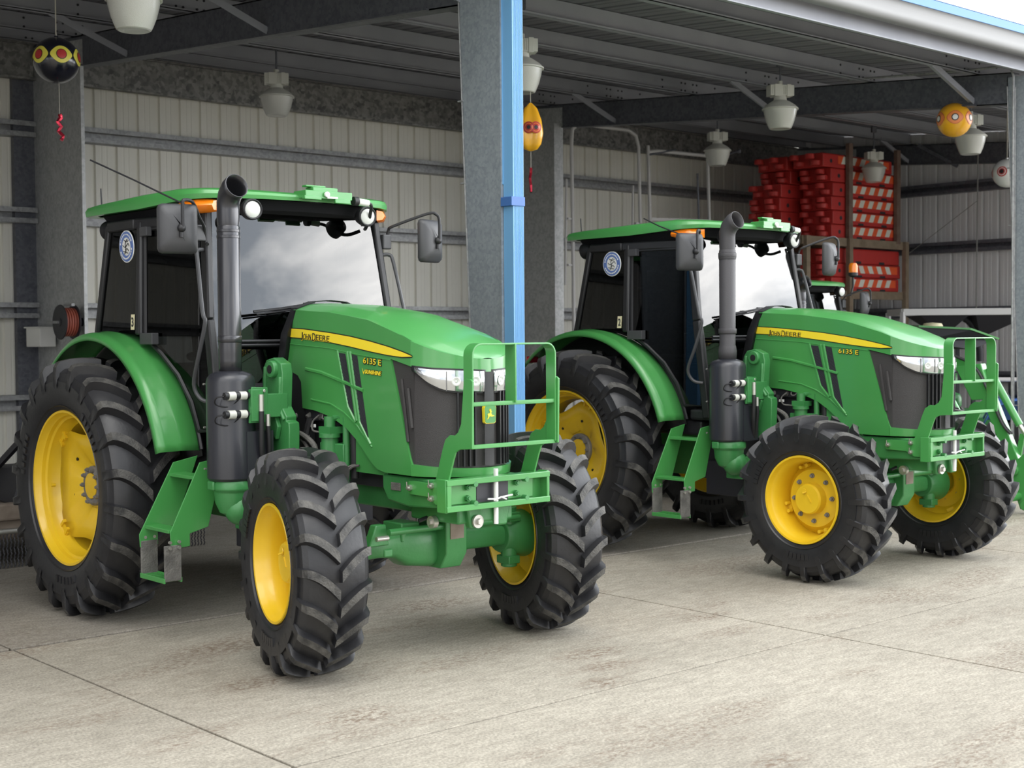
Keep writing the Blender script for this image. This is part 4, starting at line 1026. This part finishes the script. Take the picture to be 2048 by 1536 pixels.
        g.tube(pts, .0105, 8, smooth=4); g.make('mirror_arm', 'black', mh, sm=40)
        g = G(); g.box((1.065, m*.715, 2.49), (.05, .07, .10)); g.make('mirror_bracket', 'mirror', mh, sm=0, bev=.008)
        # grab rail outside the pillar
        g = G(); g.tube([(1.06, m*.69, 2.39), (1.08, m*.745, 2.38), (1.12, m*.765, 2.33), (1.22, m*.79, 2.0), (1.25, m*.79, 1.93), (1.18, m*.80, 1.72), (1.10, m*.79, 1.55), (1.13, m*.76, 1.46), (1.20, m*.72, 1.44)] if m < 0 else [(1.06, m*.69, 2.40), (1.08, m*.735, 2.40), (1.11, m*.75, 2.34), (1.20, m*.785, 1.95), (1.22, m*.79, 1.85), (1.20, m*.76, 1.7), (1.18, m*.72, 1.66)], .013, 8, smooth=4)
        g.make('grab_rail', 'mirror', root, sm=40)
    # ---- wiper, antenna
    g = G(); g.tube([(1.235, -.44, 2.0), (1.25, -.25, 2.02), (1.245, -.02, 2.052)], .009, 6); g.tube([(1.24, -.42, 1.985), (1.255, -.2, 2.01), (1.25, .0, 2.04)], .006, 6); g.box((1.24, -.03, 2.05), (.02, .08, .02)); g.make('wiper', 'black', root, sm=40)
    g = G(); g.tube([(1.16, -.81, 2.63), (.75, -1.0, 2.83), (.45, -1.14, 2.97)] if not opt.get('cone') else [(1.05, -.82, 2.65), (.85, -.86, 2.73), (.7, -.88, 2.80)], .0055, 6); g.tube([(-.12, -.80, 2.74), (-.13, -.80, 2.86)], .005, 6); g.each('antenna', 'black', root, sm=40)
    # ---- rear fenders
    for m in (-1, 1):
        g = G(); rows = []
        for k in range(41):
            th = math.radians(16+k*(118/40)); 
            pr = [(.68, 1.000), (.70, 1.018), (.80, 1.030), (.835, 1.034), (.86, 1.022), (.92, 1.026), (.95, 1.020), (.968, 1.0), (.972, .975)]
            rows.append([(r_*math.cos(th), m*y, .85+r_*math.sin(th)) for y, r_ in pr])
        g.grid(rows); fe = g.make('rear_fender', 'green', root, sm=40, solid=.008)
        g = G(); g.tube([(1.035*math.cos(math.radians(a_)), m*.685, .85+1.035*math.sin(math.radians(a_))) for a_ in range(16, 100, 4)], .014, 6); g.make('fender_trim', 'black', fe, sm=40)
        g = G(); g.box((-.66, m*.90, 1.62), (.04, .12, .06)); g.make('tail_lamp', 'redf', fe, sm=0, bev=.01)
        g = G(); rows = [[(r_*math.cos(math.radians(a_)), m*.67, .85+r_*math.sin(math.radians(a_))) for a_ in range(14, 140, 6)] for r_ in (1.01, .55)]
        g.grid(rows); g.make('fender_inner_skirt', 'black', fe, sm=40, solid=.01)
    # ---- steps
    for m in (-1, 1):
        g = G()
        g.prism([(1.0, m*y, z) for y, z in ((.72, 1.10), (.89, 1.068), (1.125, .64), (1.12, .56), (1.0, .57), (1.0, .65), (.88, .68))], (.008, 0, 0))
        g.prism([(1.30, m*y, z) for y, z in ((.70, 1.11), (.873, 1.085), (1.075, .68), (1.07, .575), (.945, .585), (.945, .66), (.82, .69))], (.008, 0, 0))
        for y, z in ((.86, 1.0), (1.03, .69)): g.box2((1.0, m*y-.055, z-.018), (1.30, m*y+.055, z+.004))
        sp = g.make('cab_steps', 'green', root, sm=0, bev=.003)
        g = G()
        for x in (1.0, 1.30): g.box2((x-.004, m*1.005, .385), (x+.012, m*1.115, .60))
        g.each('step_hanger_strip', 'dull', sp, sm=0, bev=.004)
        g = G(); g.box2((1.0, m*1.0, .375), (1.31, m*1.012, .405)); g.box2((1.0, m*1.11, .375), (1.31, m*1.122, .405))
        for k in range(6): g.box2((1.01+k*.055, m*1.0, .382), (1.025+k*.055, m*1.12, .40))
        g.make('bottom_tread', 'green', sp, sm=0, bev=.003)
        g = G()
        for x in (.996, 1.315):
            for y in (1.03, 1.09):
                for z in (.585, .62): g.cyl((x, m*y*.995, z), (x+.014, m*y*.995, z), .010, n=10)
        g.each('step_rivet', 'steel', sp, sm=40)
    # ---- rear linkage
    g = G()
    for m in (1, -1): g.bar((-.15, m*.35, .65), (-1.05, m*.43, .55), .03, .08); g.bar((-.35, m*.30, 1.25), (-.75, m*.42, .62), .03, .03)
    g.bar((-.3, 0, 1.05), (-1.0, 0, 1.0), .05, .05); g.each('three_point_linkage', 'dark', root, sm=0)
    # ---- optional beacon and loader
    if opt.get('beacon'):
        g = G(); g.tube([(1.12, .80, 2.60), (1.12, .86, 2.72), (1.12, .86, 2.84)], .012, 8, 1); g.lathe([(2.84, .03), (2.86, .062), (2.90, .062)], (1.12, .86, 0), (0, 0, 1), 20, 1); g.lathe([(2.90, .058), (2.99, .060), (3.02, .045), (3.03, 0)], (1.12, .86, 0), (0, 0, 1), 20, 0); g.make('beacon', ['amber', 'black'], root, sm=40)
    if opt.get('loader'):
        for m in (1, -1):
            g = G(); y = m*.58
            for a, b in (((1.60, 1.60), (2.5, 1.85)), ((2.5, 1.85), (3.10, 1.62)), ((3.10, 1.62), (3.60, .48))): g.bar((a[0], y, a[1]), (b[0], y, b[1]), .10, .15)
            g.prism([(x, y-.05, z) for x, z in ((1.48, .95), (1.72, .95), (1.74, 1.72), (1.52, 1.72))], (0, .1, 0)); g.prism([(x, y-.06, z) for x, z in ((2.80, 1.70), (3.14, 1.74), (3.28, 1.32), (3.02, 1.30))], (0, .12, 0))
            la = g.make('loader_arm', 'green', root, sm=0, bev=.01)
            g = G(); g.cyl((3.18, y+.05, 1.68), (3.58, y+.05, 1.02), .045, n=16); g.cyl((3.58, y+.05, 1.02), (3.70, y+.05, .85), .025, n=12, i=1); g.cyl((1.75, y, 1.15), (2.4, y, 1.5), .045, n=16)
            g.bar((3.70, y+.05, .88), (3.78, y+.05, .70), .05, .06); g.bar((3.55, y+.05, .55), (3.62, y+.05, .92), .03, .06)
            g.each('loader_cylinder', ['green', 'steel'], la, sm=35)
            g = G()
            for q in (.0, .04): g.tube([(2.6, y-.06+q, 1.88), (3.05, y-.09+q, 1.72), (3.26, y-.09+q, 1.4), (3.42, y-.08+q, 1.05), (3.52, y-.05+q, .92)], .014, 8, smooth=4)
            g.each('loader_hose', 'hose', la, sm=40)
            g = G(); g.prism([(x, y-.06, z) for x, z in ((3.46, .58), (3.60, .62), (3.80, .80), (3.95, .74), (3.99, .30), (3.95, .07), (3.65, .05), (3.60, .18))], (0, .05, 0)); g.cyl((3.58, y-.1, .50), (3.58, y+.1, .50), .055, n=16); g.cyl((3.72, y-.1, .10), (3.72, y+.1, .10), .055, n=16)
            g.make('tool_carrier_plate', 'green', la, sm=30, bev=.006)
        g = G(); g.cyl((3.62, -.6, .20), (3.62, .6, .20), .05, n=18); g.box2((2.72, -.55, 1.50), (2.82, .55, 1.62)); g.make('loader_cross_tube', 'green', root, sm=35)
    return root

tractor('large green tractor nearest the camera on the left, wearing number 3 on its side glass', (5.02, 8.846, 0), dict(num='3', steer=math.radians(-14), disc=0.0, dealer=True))
tractor('green tractor in the middle right of the yard, wearing number 2 on its side glass', (9.38, 8.632, 0), dict(num='2', steer=0.0, disc=math.radians(21), cone=True))
tractor('smaller green loader tractor mostly hidden behind the number 2 tractor, with an amber beacon', (12.66, 10.25, 0), dict(num='', steer=0, scale=.87, simple=True, loader=True, beacon=True))

# ------------------------------------------------------------------ hanging lamps
def lamp(loc, label, tilt=0.0):
    t = thing('pendant_lamp', label, 'lamp', loc, 0, 'bay lamps hanging from the roof')
    zt = zr(loc[1])+.215-loc[2]
    g = G(); g.cyl((0, 0, .31), (0, 0, zt), .012, n=8); g.box((0, 0, zt-.10), (.08, .06, .20)); g.make('stem', 'galvb', t, sm=40)
    g = G(); g.cyl((0, 0, .27), (0, 0, .325), .032, n=14); g.box((0, 0, .21), (.29, .15, .125)); g.box((-.05, 0, .21), (.09, .165, .14)); g.box((.08, 0, .21), (.05, .165, .14))
    for k in range(5): g.box((-.12+k*.018, -.077, .21), (.006, .008, .10)); g.box((.02+k*.018, -.077, .21), (.006, .008, .10))
    g.cyl((0, 0, .09), (0, 0, .15), .08, .07, n=20); g.make('ballast_housing', 'lampw', t, sm=35, bev=.008)
    g = G(); g.lathe([(.098, .08), (.080, .115), (.04, .175), (.014, .20), (.004, .212), (-.010, .213), (-.012, .197)], (0, 0, 0), (0, 0, 1), 40); g.make('reflector_cap', 'lampw', t, sm=40)
    g = G(); g.lathe([(-.005, .197), (-.06, .188), (-.14, .166), (-.205, .140), (-.228, .128), (-.235, .115), (-.228, .05), (-.228, 0)], (0, 0, 0), (0, 0, 1), 48); g.make('diffuser', 'lampl', t, sm=30)
    t.rotation_euler = (tilt, 0, -.55)
    return t
lamp((4.85, 9.71, 4.37), 'bay lamp at the top edge, nearest to the camera')
lamp((9.13, 14.57, 4.75), 'bay lamp above the left tractor cab in front of the back wall')
lamp((8.93, 9.91, 4.38), 'bay lamp half hidden behind the blue downpipe')
lamp((13.29, 10.21, 4.475), 'bay lamp above the middle of the number 2 tractor, largest on the right side')
lamp((16.64, 13.98, 4.655), 'bay lamp in front of the pale pipe frames by the back wall')
lamp((16.67, 9.72, 4.40), 'bay lamp behind the yellow eye balloon')
lamp((20.40, 13.70, 4.63), 'dull bay lamp in front of the stacked red barriers')

# ------------------------------------------------------------------ scare-eye balloons
def balloon(loc, rad, skin, label, eyes, tail, top):
    t = thing('bird_scare_balloon', label, 'balloon', loc)
    g = G(); g.sphere((0, 0, 0), rad, 36, 22); g.cyl((0, 0, rad*.98), (0, 0, rad*1.06), .018, n=10); g.make('ball', skin, t, sm=60)
    def eye(az, el, layers, pinch):
        u = Vector((math.cos(az)*math.cos(el), math.sin(az)*math.cos(el), math.sin(el))); h = Vector((-math.sin(az), math.cos(az), 0)); v = u.cross(h)
        for k, (r_, mt, p) in enumerate(layers):
            g = G(); rows = []
            for f in (1.0, .66, .33, 0.02):
                row = []
                for q in range(36):
                    th = 2*PI*q/36; ex = 1+(p*abs(math.cos(th))**6); rr = r_*f
                    d = u*rad + h*(rr*ex*math.cos(th)) + v*(rr*math.sin(th)); row.append(tuple(d.normalized()*(rad+.0015*(k+1))))
                rows.append(row)
            g.grid(rows, 0, True); g.make('painted_eye' if k == 0 else 'eye_ring', mt, t, sm=60)
    for az, el in eyes[0]: eye(az, el, eyes[1], 0)
    g = G(); g.tube([(0, 0, rad), (0, 0, top)], .006, 6)
    if tail: g.tube([(.02, 0, -rad), (.02, 0, -rad-.27)], .003, 5)
    g.each('string', 'string', t, sm=40)
    if tail:
        g = G(); pts = [(.02, 0, -rad-.27), (.035, .01, -rad-.30), (.0, 0, -rad-.34), (.03, -.01, -rad-.38), (.005, .0, -rad-.42), (.05, 0, -rad-.46), (.03, .0, -rad-.50)]
        g.tube(pts, .018, 5, smooth=2); g.make('foil_tail', 'redf', t, sm=0)
    return t
base = math.atan2(-12, -5.2)
E1 = [(.082, 'eyey', .30), (.046, 'ink', 0), (.040, 'eyer', 0)]
balloon((5.24, 11.99, 4.31), .203, 'bal_b', 'black ball balloon with yellow and red eyes hanging at the upper left', ([(base+.22+k*1.05, .12) for k in (-1, 0, 1, 2, 3, 4)], E1), True, .97)
base = math.atan2(-8.85, -14.8)
E2 = [(.085, 'eyer', .25), (.078, 'eyeo', .25), (.042, 'ink', 0), (.030, 'white', 0)]
balloon((14.82, 8.85, 4.33), .200, 'bal_y', 'yellow ball balloon with ringed eyes hanging at the upper right', ([(base+.05+k*1.1, .05) for k in (-2, -1, 0, 1, 2)], E2), False, .52)
base = math.atan2(-10.05, -18.2)
E3 = [(.075, 'eyer', 0), (.055, 'white', 0), (.045, 'eyer', 0), (.03, 'ink', 0)]
balloon((18.21, 10.05, 4.06), .200, 'bal_w', 'white ball balloon with red eyes half hidden by the right column', ([(base-.35+k*1.2, .05) for k in (-1, 0, 1, 2)], E3), False, 1.08)
t = thing('deflated_balloon', 'half deflated yellow balloon hanging below the lamp beside the downpipe', 'balloon', (8.95, 9.81, 3.80))
g = G(); rows = []
for z, a, b in ((.24, .012, .012), (.19, .03, .06), (.08, .06, .10), (-.05, .085, .115), (-.15, .08, .095), (-.20, .05, .06), (-.215, .01, .01)):
    rows.append([(a*math.cos(q)*(1+.25*math.cos(3*q)), b*math.sin(q)*(1+.1*math.cos(3*q)), z) for q in [2*PI*k/24 for k in range(24)]])
g.grid(rows, 0, True); g.make('skin', 'bal_y', t, sm=60)
t.rotation_euler = (0, 0, .9)
for s in (-1, 1):
    for k, (r_, mt) in enumerate(((.055, 'eyer'), (.042, 'eyeo'), (.034, 'eyer'), (.02, 'ink'))):
        g = G(); g.lathe([(0, r_), (.003, r_*.9), (.004, 0)], (-.085-.003*k, s*.035-.01, .0), (-1, s*.35, 0), 24); g.make('eye_ring', mt, t, sm=40)
g = G(); g.tube([(0, 0, .235), (.0, .0, .345)], .004, 6); g.tube([(0, 0, -.21), (0, 0, -.38)], .003, 5); g.each('string', 'string', t, sm=40)
g = G(); g.tube([(0, 0, -.37), (.02, 0, -.42), (-.01, .01, -.47), (.015, 0, -.53), (.0, 0, -.60)], .014, 5, smooth=2); g.make('foil_tail', 'redf', t, sm=0)

# ------------------------------------------------------------------ rack with red road barriers
RY0, RY1 = 14.0, 15.6
t = thing('pallet_rack', 'brown timber and steel rack holding red barriers in the far corner', 'rack', (18.75, RY0, 0))
g = G()
for x in (.04, 1.24, 2.93): 
    for y in (-.10, 1.60): g.box2((x-.05, y-.04, 0), (x+.05, y+.04, 3.44))
g.each('post', 'wood', t, sm=0)
g = G()
for x in (1.30, 2.74): g.box2((x-.06, -.09, 3.40), (x+.05, -.02, 5.05))
g.each('upper_post', 'rust', t, sm=0)
for z in (3.412, 2.522):
    g = G()
    for y in (-.03, 1.55): g.box2((-.05, y-.05, z-.11), (3.05, y+.03, z+.03))
    for k in range(6): g.box2((.1+k*.55, -.0, z-.02), (.2+k*.55, 1.55, z+.03))
    g.each('shelf_beam', 'wood', t, sm=0)

def barrier(label, x, y, z, L=2.0, D=.62, H=.232, rev=False, stripe=True, parts=True):
    b = thing('road_barrier', label, 'barrier', (x, y, z), 0, 'red barriers stacked on the rack')
    g = G()
    prof = [(0, .0), (0, H*.92), (.02, H), (D-.02, H), (D, H*.92), (D, 0)]
    for a, c, dz in ((0, L, 0),): g.prism([(a, yy, zz) for yy, zz in prof], (c-a, 0, 0))
    # interlocking knuckles at both ends
    for yy in (.10, .42):
        g.lathe([(.02, .0), (.02, .085), (H*.45, .095), (H*.45, 0)], (-.07 if not rev else -.02, yy+.05, 0), (0, 0, 1), 18)
        g.box2((-.08, yy-.03, .03), (.02, yy+.13, H*.42))
        g.lathe([(H*.52, .0), (H*.52, .08), (H*.9, .075), (H*.9, 0)], (-.16 if rev else -.10, yy+.06, 0), (0, 0, 1), 18)
        g.box2((L, yy-.02, H*.4), (L+.11, yy+.12, H*.85))
    g.make('shell', 'red', b, sm=35, bev=.012)
    if stripe:
        g = G(); g.box2((.42, -.004, H*.30), (L-.10, 0, H*.86)); g.make('orange_band', 'orange', b, sm=0)
        g = G(); k = 0; xx = .50
        while xx < L-.32:
            g.prism([(xx, -.007, H*.30), (xx+.13, -.007, H*.30), (xx+.20, -.007, H*.86), (xx+.07, -.007, H*.86)] if stripe == 1 else [(xx+.07, -.007, H*.30), (xx+.20, -.007, H*.30), (xx+.13, -.007, H*.86), (xx, -.007, H*.86)], (0, .003, 0)); xx += .265
        g.make('white_stripes', 'white2', b, sm=0)
    g = G()
    for xx in (.72, 1.42): g.box2((xx, -.003, .0), (xx+.16, .001, H*.16))
    g.cyl((.22, -.003, H*.45), (.22, .002, H*.45), .035, n=16)
    g.each('drain_slot', 'dark', b, sm=0)
    return b
names = ['at the bottom of the six-high upper stack', 'second from the bottom of the upper stack', 'third from the bottom of the upper stack', 'fourth from the bottom of the upper stack', 'fifth from the bottom of the upper stack', 'topmost of the upper stack']
for k in range(6):
    dx = (.0, .0, .0, .0, -.02, -.28)[k]
    barrier('red striped road barrier ' + names[k], 19.62+dx+(.04 if k % 2 else 0), RY0, 3.445+k*.236, 2.02, rev=bool(k % 2))
names = ['bottom', 'second', 'third', 'top']
for k in range(4):
    barrier('red road barrier in the rear stack behind the upper stack, %s layer' % names[k], 19.15+(.04 if k % 2 else 0), RY0+.72, 3.445+k*.236, 2.0, rev=bool(k % 2), stripe=False)
for k in range(2):
    barrier('red road barrier in the rear stack behind the upper stack, %s layer above the four' % ('fifth', 'sixth')[k], 19.45-.1*k, RY0+.72, 3.445+(4+k)*.236, 2.0, rev=bool(k % 2), stripe=False)
barrier('red striped road barrier at the bottom of the lower shelf', 19.62, RY0, 2.555, 2.0)
barrier('red barrier with reversed stripes in the middle of the lower shelf', 19.62, RY0, 2.791, 2.05, stripe=2)
barrier('plain red barrier on top of the lower shelf stack', 19.62, RY0+.02, 3.027, 2.05, H=.255, stripe=False)

# ------------------------------------------------------------------ pipe frames by the back wall
t = thing('pipe_frame', 'tall galvanised pipe arch leaning at the back wall above the number 2 tractor', 'frame', (14.75, 15.25, 0), 0, 'galvanised pipe frames')
g = G(); g.tube([(.05, 0, 0), (0, 0, 4.75), (.02, 0, 4.95), (.15, 0, 5.05), (1.25, 0, 5.05), (1.42, 0, 4.98), (1.48, 0, 4.8), (1.60, 0, 0)], .028, 10); g.make('arch_pipe', 'grey', t, sm=40)
g = G(); g.tube([(-.10, .05, 2.6), (-.06, .05, 4.2)], .018, 8); g.tube([(1.36, .05, 2.6), (1.40, .05, 4.2)], .018, 8)
for z in (2.9, 3.6): g.box((-.03, .02, z), (.10, .05, .03)); g.box((1.46, .02, z), (.10, .05, .03))
g.each('side_rail', 'grey', t, sm=40)
t = thing('pipe_frame', 'square galvanised pipe gate frame beside the pipe arch at the back wall', 'frame', (16.45, 15.25, 0), 0, 'galvanised pipe frames')
g = G(); g.tube([(.15, 0, 0), (0, 0, 4.85)], .028, 10); g.tube([(1.65, 0, 0), (1.45, 0, 4.75)], .028, 10); g.bar((.05, 0, 3.68), (1.5, 0, 3.72), .05, .05); g.tube([(0, 0, 4.75), (.2, -.02, 4.78), (1.45, 0, 4.80)], .03, 10); g.each('frame_pipe', 'grey', t, sm=40)
g = G(); g.tube([(.0, -.02, 4.70), (.6, -.05, 4.83)], .016, 8); g.tube([(1.4, -.05, 4.72), (2.15, -.1, 4.93)], .016, 8); g.sphere((2.15, -.1, 4.93), .04, 10, 8); g.tube([(1.30, .05, 3.3), (1.25, .05, 4.5)], .018, 8); g.each('hinge_arm', 'galvb', t, sm=40)

# ------------------------------------------------------------------ things on and by the rear left column
t = thing('hose_reel', 'black reel of red hose on the rear left column above the tractor fender', 'hose reel', (6.92, 15.62, 2.03))
g = G(); g.lathe([(-.115, .05), (-.115, .20), (-.105, .205), (-.105, .05)], (0, 0, 0), (1, 0, 0), 36); g.lathe([(.05, .05), (.05, .20), (.06, .205), (.06, .05)], (0, 0, 0), (1, 0, 0), 36); g.cyl((-.12, 0, 0), (.16, 0, 0), .05, n=16); g.make('drum', 'dark', t, sm=35)
g = G()
for k in range(5): g.lathe([(-.095+k*.03, .15), (-.088+k*.03, .168), (-.072+k*.03, .168), (-.066+k*.03, .15)], (0, 0, 0), (1, 0, 0), 36)
g.make('hose', 'hosr', t, sm=40)
g = G(); g.bar((-.12, 0, 0), (-.12, .28, .0), .03, .03); g.bar((.0, -.12, .20), (.0, .1, .20), .04, .03); g.make('bracket', 'galv', t, sm=0)
t = thing('wall_box', 'dirty white box fixed to the rear left column above the tractor tyre', 'box', (6.95, 16.50, 1.86))
g = G(); g.box((0, 0, 0), (.20, .42, .24)); g.box((-.01, 0, .115), (.23, .45, .02)); g.make('housing', 'white', t, sm=0, bev=.015)

# ------------------------------------------------------------------ implement behind the left tractor
t = thing('slasher_mower', 'rusty slasher with a chain guard, behind the left tractor at the photo edge', 'mower', (4.9, 11.0, 0))
g = G(); g.box2((-1.2, .05, .22), (1.2, 1.6, .42)); g.box2((-1.2, 0, .38), (1.2, .1, .52)); g.make('deck', 'dirtw', t, sm=0, bev=.02)
g = G(); g.cyl((-1.2, -.02, .30), (1.2, -.02, .30), .022, n=10); g.make('front_rail', 'steel', t, sm=40)
g = G()
for k in range(80):
    x = -1.18+k*.0298
    for j in range(6):
        z = .275-j*.045; g.tube([(x, -.02+(.008 if j % 2 else -.008), z), (x+(.006 if j % 2 else -.006), -.02, z-.022), (x, -.02+(.008 if j % 2 else -.008), z-.044)], .006, 4)
o = g.make('chain_curtain', 'dark', t, sm=0); o['kind'] = 'stuff'
g = G(); g.box2((-.25, .5, .42), (.25, 1.0, .75)); g.cyl((0, .0, .62), (0, .7, .62), .09, n=16); g.make('gearbox', 'dark', t, sm=35, bev=.02)
g = G(); 
for m in (1, -1): g.bar((m*.42, .2, .45), (m*.22, .1, 1.2), .05, .08); g.bar((m*.22, .1, 1.2), (m*.35, 1.4, .45), .04, .05)
g.bar((-.24, .1, 1.2), (.24, .1, 1.2), .05, .06); g.make('headstock', 'dark', t, sm=0)
g = G(); g.tube([(-.22, .1, 1.15), (-.1, -.1, .95), (-.2, -.12, .72)], .016, 8); g.tube([(-.05, .1, 1.45), (-.12, .05, 1.2), (-.22, .0, .85), (-.3, .0, .8)], .012, 8); g.tube([(-.3, 0, .95), (-.1, 0, 1.0), (.0, .0, .92)], .02, 8); g.each('linkage_rod', 'dark', t, sm=40)
tb = G().box((.0, -.72, 1.49), (.30, .22, .13)).cyl((-.1, -.72, 1.44), (-.1, -.72, 1.17), .05, n=16).box((-.1, -.72, 1.09), (.10, .10, .22)).make('toolbox', 'black', t, sm=30, bev=.03)
G().bar((-.1, -.70, .98), (.1, .1, 1.15), .05, .05).bar((.1, -.68, 1.45), (.1, .1, 1.2), .04, .04).make('toolbox_bracket', 'dark', t, sm=0)

# ------------------------------------------------------------------ far right: hopper, canopy machine, quad bike
t = thing('spreader_hopper', 'grey framed twin hopper with dark funnels by the end wall on the right', 'hopper', (19.0, 10.9, 0))
d = Vector((.745, -.667, 0))
g = G(); a, b = Vector((-.85, .78, 2.14)), Vector((.72, -.62, 2.14))
g.bar(a, b, .05, .10); off = Vector((.55, .61, 0)); g.bar(a+off, b+off, .05, .10); g.bar(a, a+off, .05, .10); g.bar(b, b+off, .05, .10); g.make('top_frame', 'grey', t, sm=0, bev=.008)
for k, (f0, f1, fm) in enumerate(((.13, .47, .33), (.52, .92, .62))):
    g = G(); p, q, m_ = a.lerp(b, f0), a.lerp(b, f1), a.lerp(b, fm)+off*.5; dn = Vector((0, 0, -.36))
    P = [p+Vector((0, 0, -.05)), q+Vector((0, 0, -.05)), q+off+Vector((0, 0, -.05)), p+off+Vector((0, 0, -.05))]; c = m_+dn; e_ = .04
    Q = [c-d*e_-off*.08, c+d*e_-off*.08, c+d*e_+off*.08, c-d*e_+off*.08]
    g.add(P+Q, [(0, 1, 5, 4), (1, 2, 6, 5), (2, 3, 7, 6), (3, 0, 4, 7), (4, 5, 6, 7)]); g.make('funnel', 'dark', t, sm=0)
for q in (a, b, a+off, b+off): G().bar((q.x, q.y, 0), (q.x, q.y, q.z), .06, .06, (1, 0, 0)).make('leg', 'grey', t, sm=0)
g = G(); c = a.lerp(b, .5)+off*.5; g.tube([c+Vector((0, 0, -.1)), c+d*.12+Vector((0, 0, -.2)), c+d*.22+Vector((0, 0, -.5)), c+d*.24+Vector((0, 0, -.75))], .05, 12, smooth=4); g.make('delivery_hose', 'dark', t, sm=40)
t = thing('canopy_mower', 'machine with a green edged dark canopy behind the loader tractor on the right', 'mower', (17.2, 10.3, 0), math.radians(-42))
g = G(); P = [(-.55, -.35, 1.92), (.15, -.35, 1.88), (.62, -.1, 1.74), (.62, .9, 1.74), (.15, .9, 1.90), (-.55, .9, 1.94)]
g.add(P, [(0, 1, 4, 5), (1, 2, 3, 4)]); g.make('canopy', 'green', t, sm=0, solid=.025)
g = G(); g.prism([(-.53, -.33, 1.90), (.15, -.33, 1.86), (.58, -.10, 1.725), (.2, -.2, 1.60), (-.5, -.3, 1.72)], (0, .9, 0)); g.make('canopy_lining', 'dark', t, sm=0)
g = G(); g.lathe([(1.92, .14), (1.96, .12), (1.975, .0)], (-.2, .2, 0), (0, 0, 1), 24); g.make('dome', 'label', t, sm=40)
g = G(); 
for x, y in ((-.45, .0), (-.45, .7), (.3, .7), (.3, .0)): g.bar((x, y, .5), (x, y, 1.85), .05, .05, (1, 0, 0))
g.each('canopy_post', 'dark', t, sm=0)
g = G(); g.box2((-.7, -.2, .30), (.7, .9, .75)); g.box2((-.3, .1, .75), (.2, .6, 1.0)); g.make('body', 'green2', t, sm=30, bev=.08)
for x in (-.55, .55):
    for y in (-.25, .95):
        g = G(); g.lathe([(-.1, .12), (-.1, .25), (-.07, .29), (.07, .29), (.1, .25), (.1, .12)], (x, y, .285), (0, 1, 0), 28, cap=True); g.make('wheel', 'rubber', t, sm=35)

t = thing('quad_bike', 'blue quad bike with an orange lamp at the right edge behind the loader arms', 'quad bike', (16.7, 8.18, 0), math.radians(-60)); t.scale = (1.25, 1.25, 1.25)
for x in (-.6, .6):
    for y in (-.42, .42):
        g = G(); g.lathe([(-.12, .14), (-.125, .26), (-.08, .30), (.08, .30), (.125, .26), (.12, .14)], (x, y, .295), (0, 1, 0), 28, cap=True); g.make('wheel', 'rubber', t, sm=35)
g = G()
for x in (-.6, .6):
    for s in (-1, 1): g.grid([[(x+.36*math.cos(a_), s*y, .35+.36*math.sin(a_)+.1) for a_ in [math.radians(20+k*14) for k in range(11)]] for y in (.25, .56)])
g.prism([(.25, -.25, .55), (.95, -.2, .55), (.98, -.2, .72), (.55, -.25, .95), (.25, -.25, .90)], (0, .5, 0)); g.prism([(-.9, -.25, .60), (-.3, -.25, .60), (-.3, -.25, .82), (-.92, -.25, .80)], (0, .5, 0)); g.make('bodywork', 'atv', t, sm=40, solid=.012)
g = G(); g.prism([(-.7, -.18, .82), (.2, -.18, .82), (.15, -.18, .92), (-.3, -.18, .90), (-.7, -.18, .98)], (0, .36, 0)); g.make('seat', 'seat', t, sm=30, bev=.03)
g = G(); g.box2((-.6, -.2, .3), (.6, .2, .6)); g.make('chassis', 'dark', t, sm=0)
g = G(); g.tube([(.35, -.38, 1.10), (.42, -.15, 1.12), (.45, 0, 1.05), (.42, .15, 1.12), (.35, .38, 1.10)], .018, 8, smooth=3); g.tube([(.5, 0, .8), (.44, 0, 1.06)], .025, 8); g.each('handlebar', 'dark', t, sm=40)
g = G()
for zz, x0, x1 in ((.99, .42, .98), (.99, -.95, -.42)):
    for y in (-.3, -.1, .1, .3): g.tube([(x0, y, zz), (x1, y, zz)], .012, 6)
    for x in (x0, x1): g.tube([(x, -.32, zz), (x, .32, zz)], .014, 6)
g.make('cargo_rack', 'grey', t, sm=40)
g = G(); g.cyl((-.58, -.06, .80), (-.58, -.06, .99), .016, n=10, i=1); g.cyl((-.58, -.06, .98), (-.58, -.06, 1.0), .05, n=16, i=1); g.lathe([(1.0, .044), (1.08, .046), (1.11, .036), (1.125, 0)], (-.58, -.06, 0), (0, 0, 1), 20, 0); g.make('warning_lamp', ['amber', 'dark'], t, sm=40)

# ------------------------------------------------------------------ conduit beside the right column
t = thing('conduit', 'grey conduit pipe looping down the front of the right column', 'conduit', (14.7, 8.04, 0))
g = G(); g.tube([(0, 0, .3), (0, 0, 4.72), (-.01, .03, 4.80), (-.02, .10, 4.84), (-.02, .6, 4.86), (-.02, 2.2, 4.98)], .013, 8); g.tube([(.04, 0, .3), (.04, 0, 4.6)], .009, 8); g.make('pipe', 'galv', t, sm=40)
g = G().tube([(21.9, 12.65, 1.5), (21.95, 12.65, zr(12.65)+.2)], .012, 6); g.tube([(21.95, 12.65, 4.1), (22.1, 14.2, 3.2)], .006, 5)
tag(g.make('hanging_wire', 'wire', sm=40), 'thin wire hanging down the end wall beside the red barriers', 'wire')
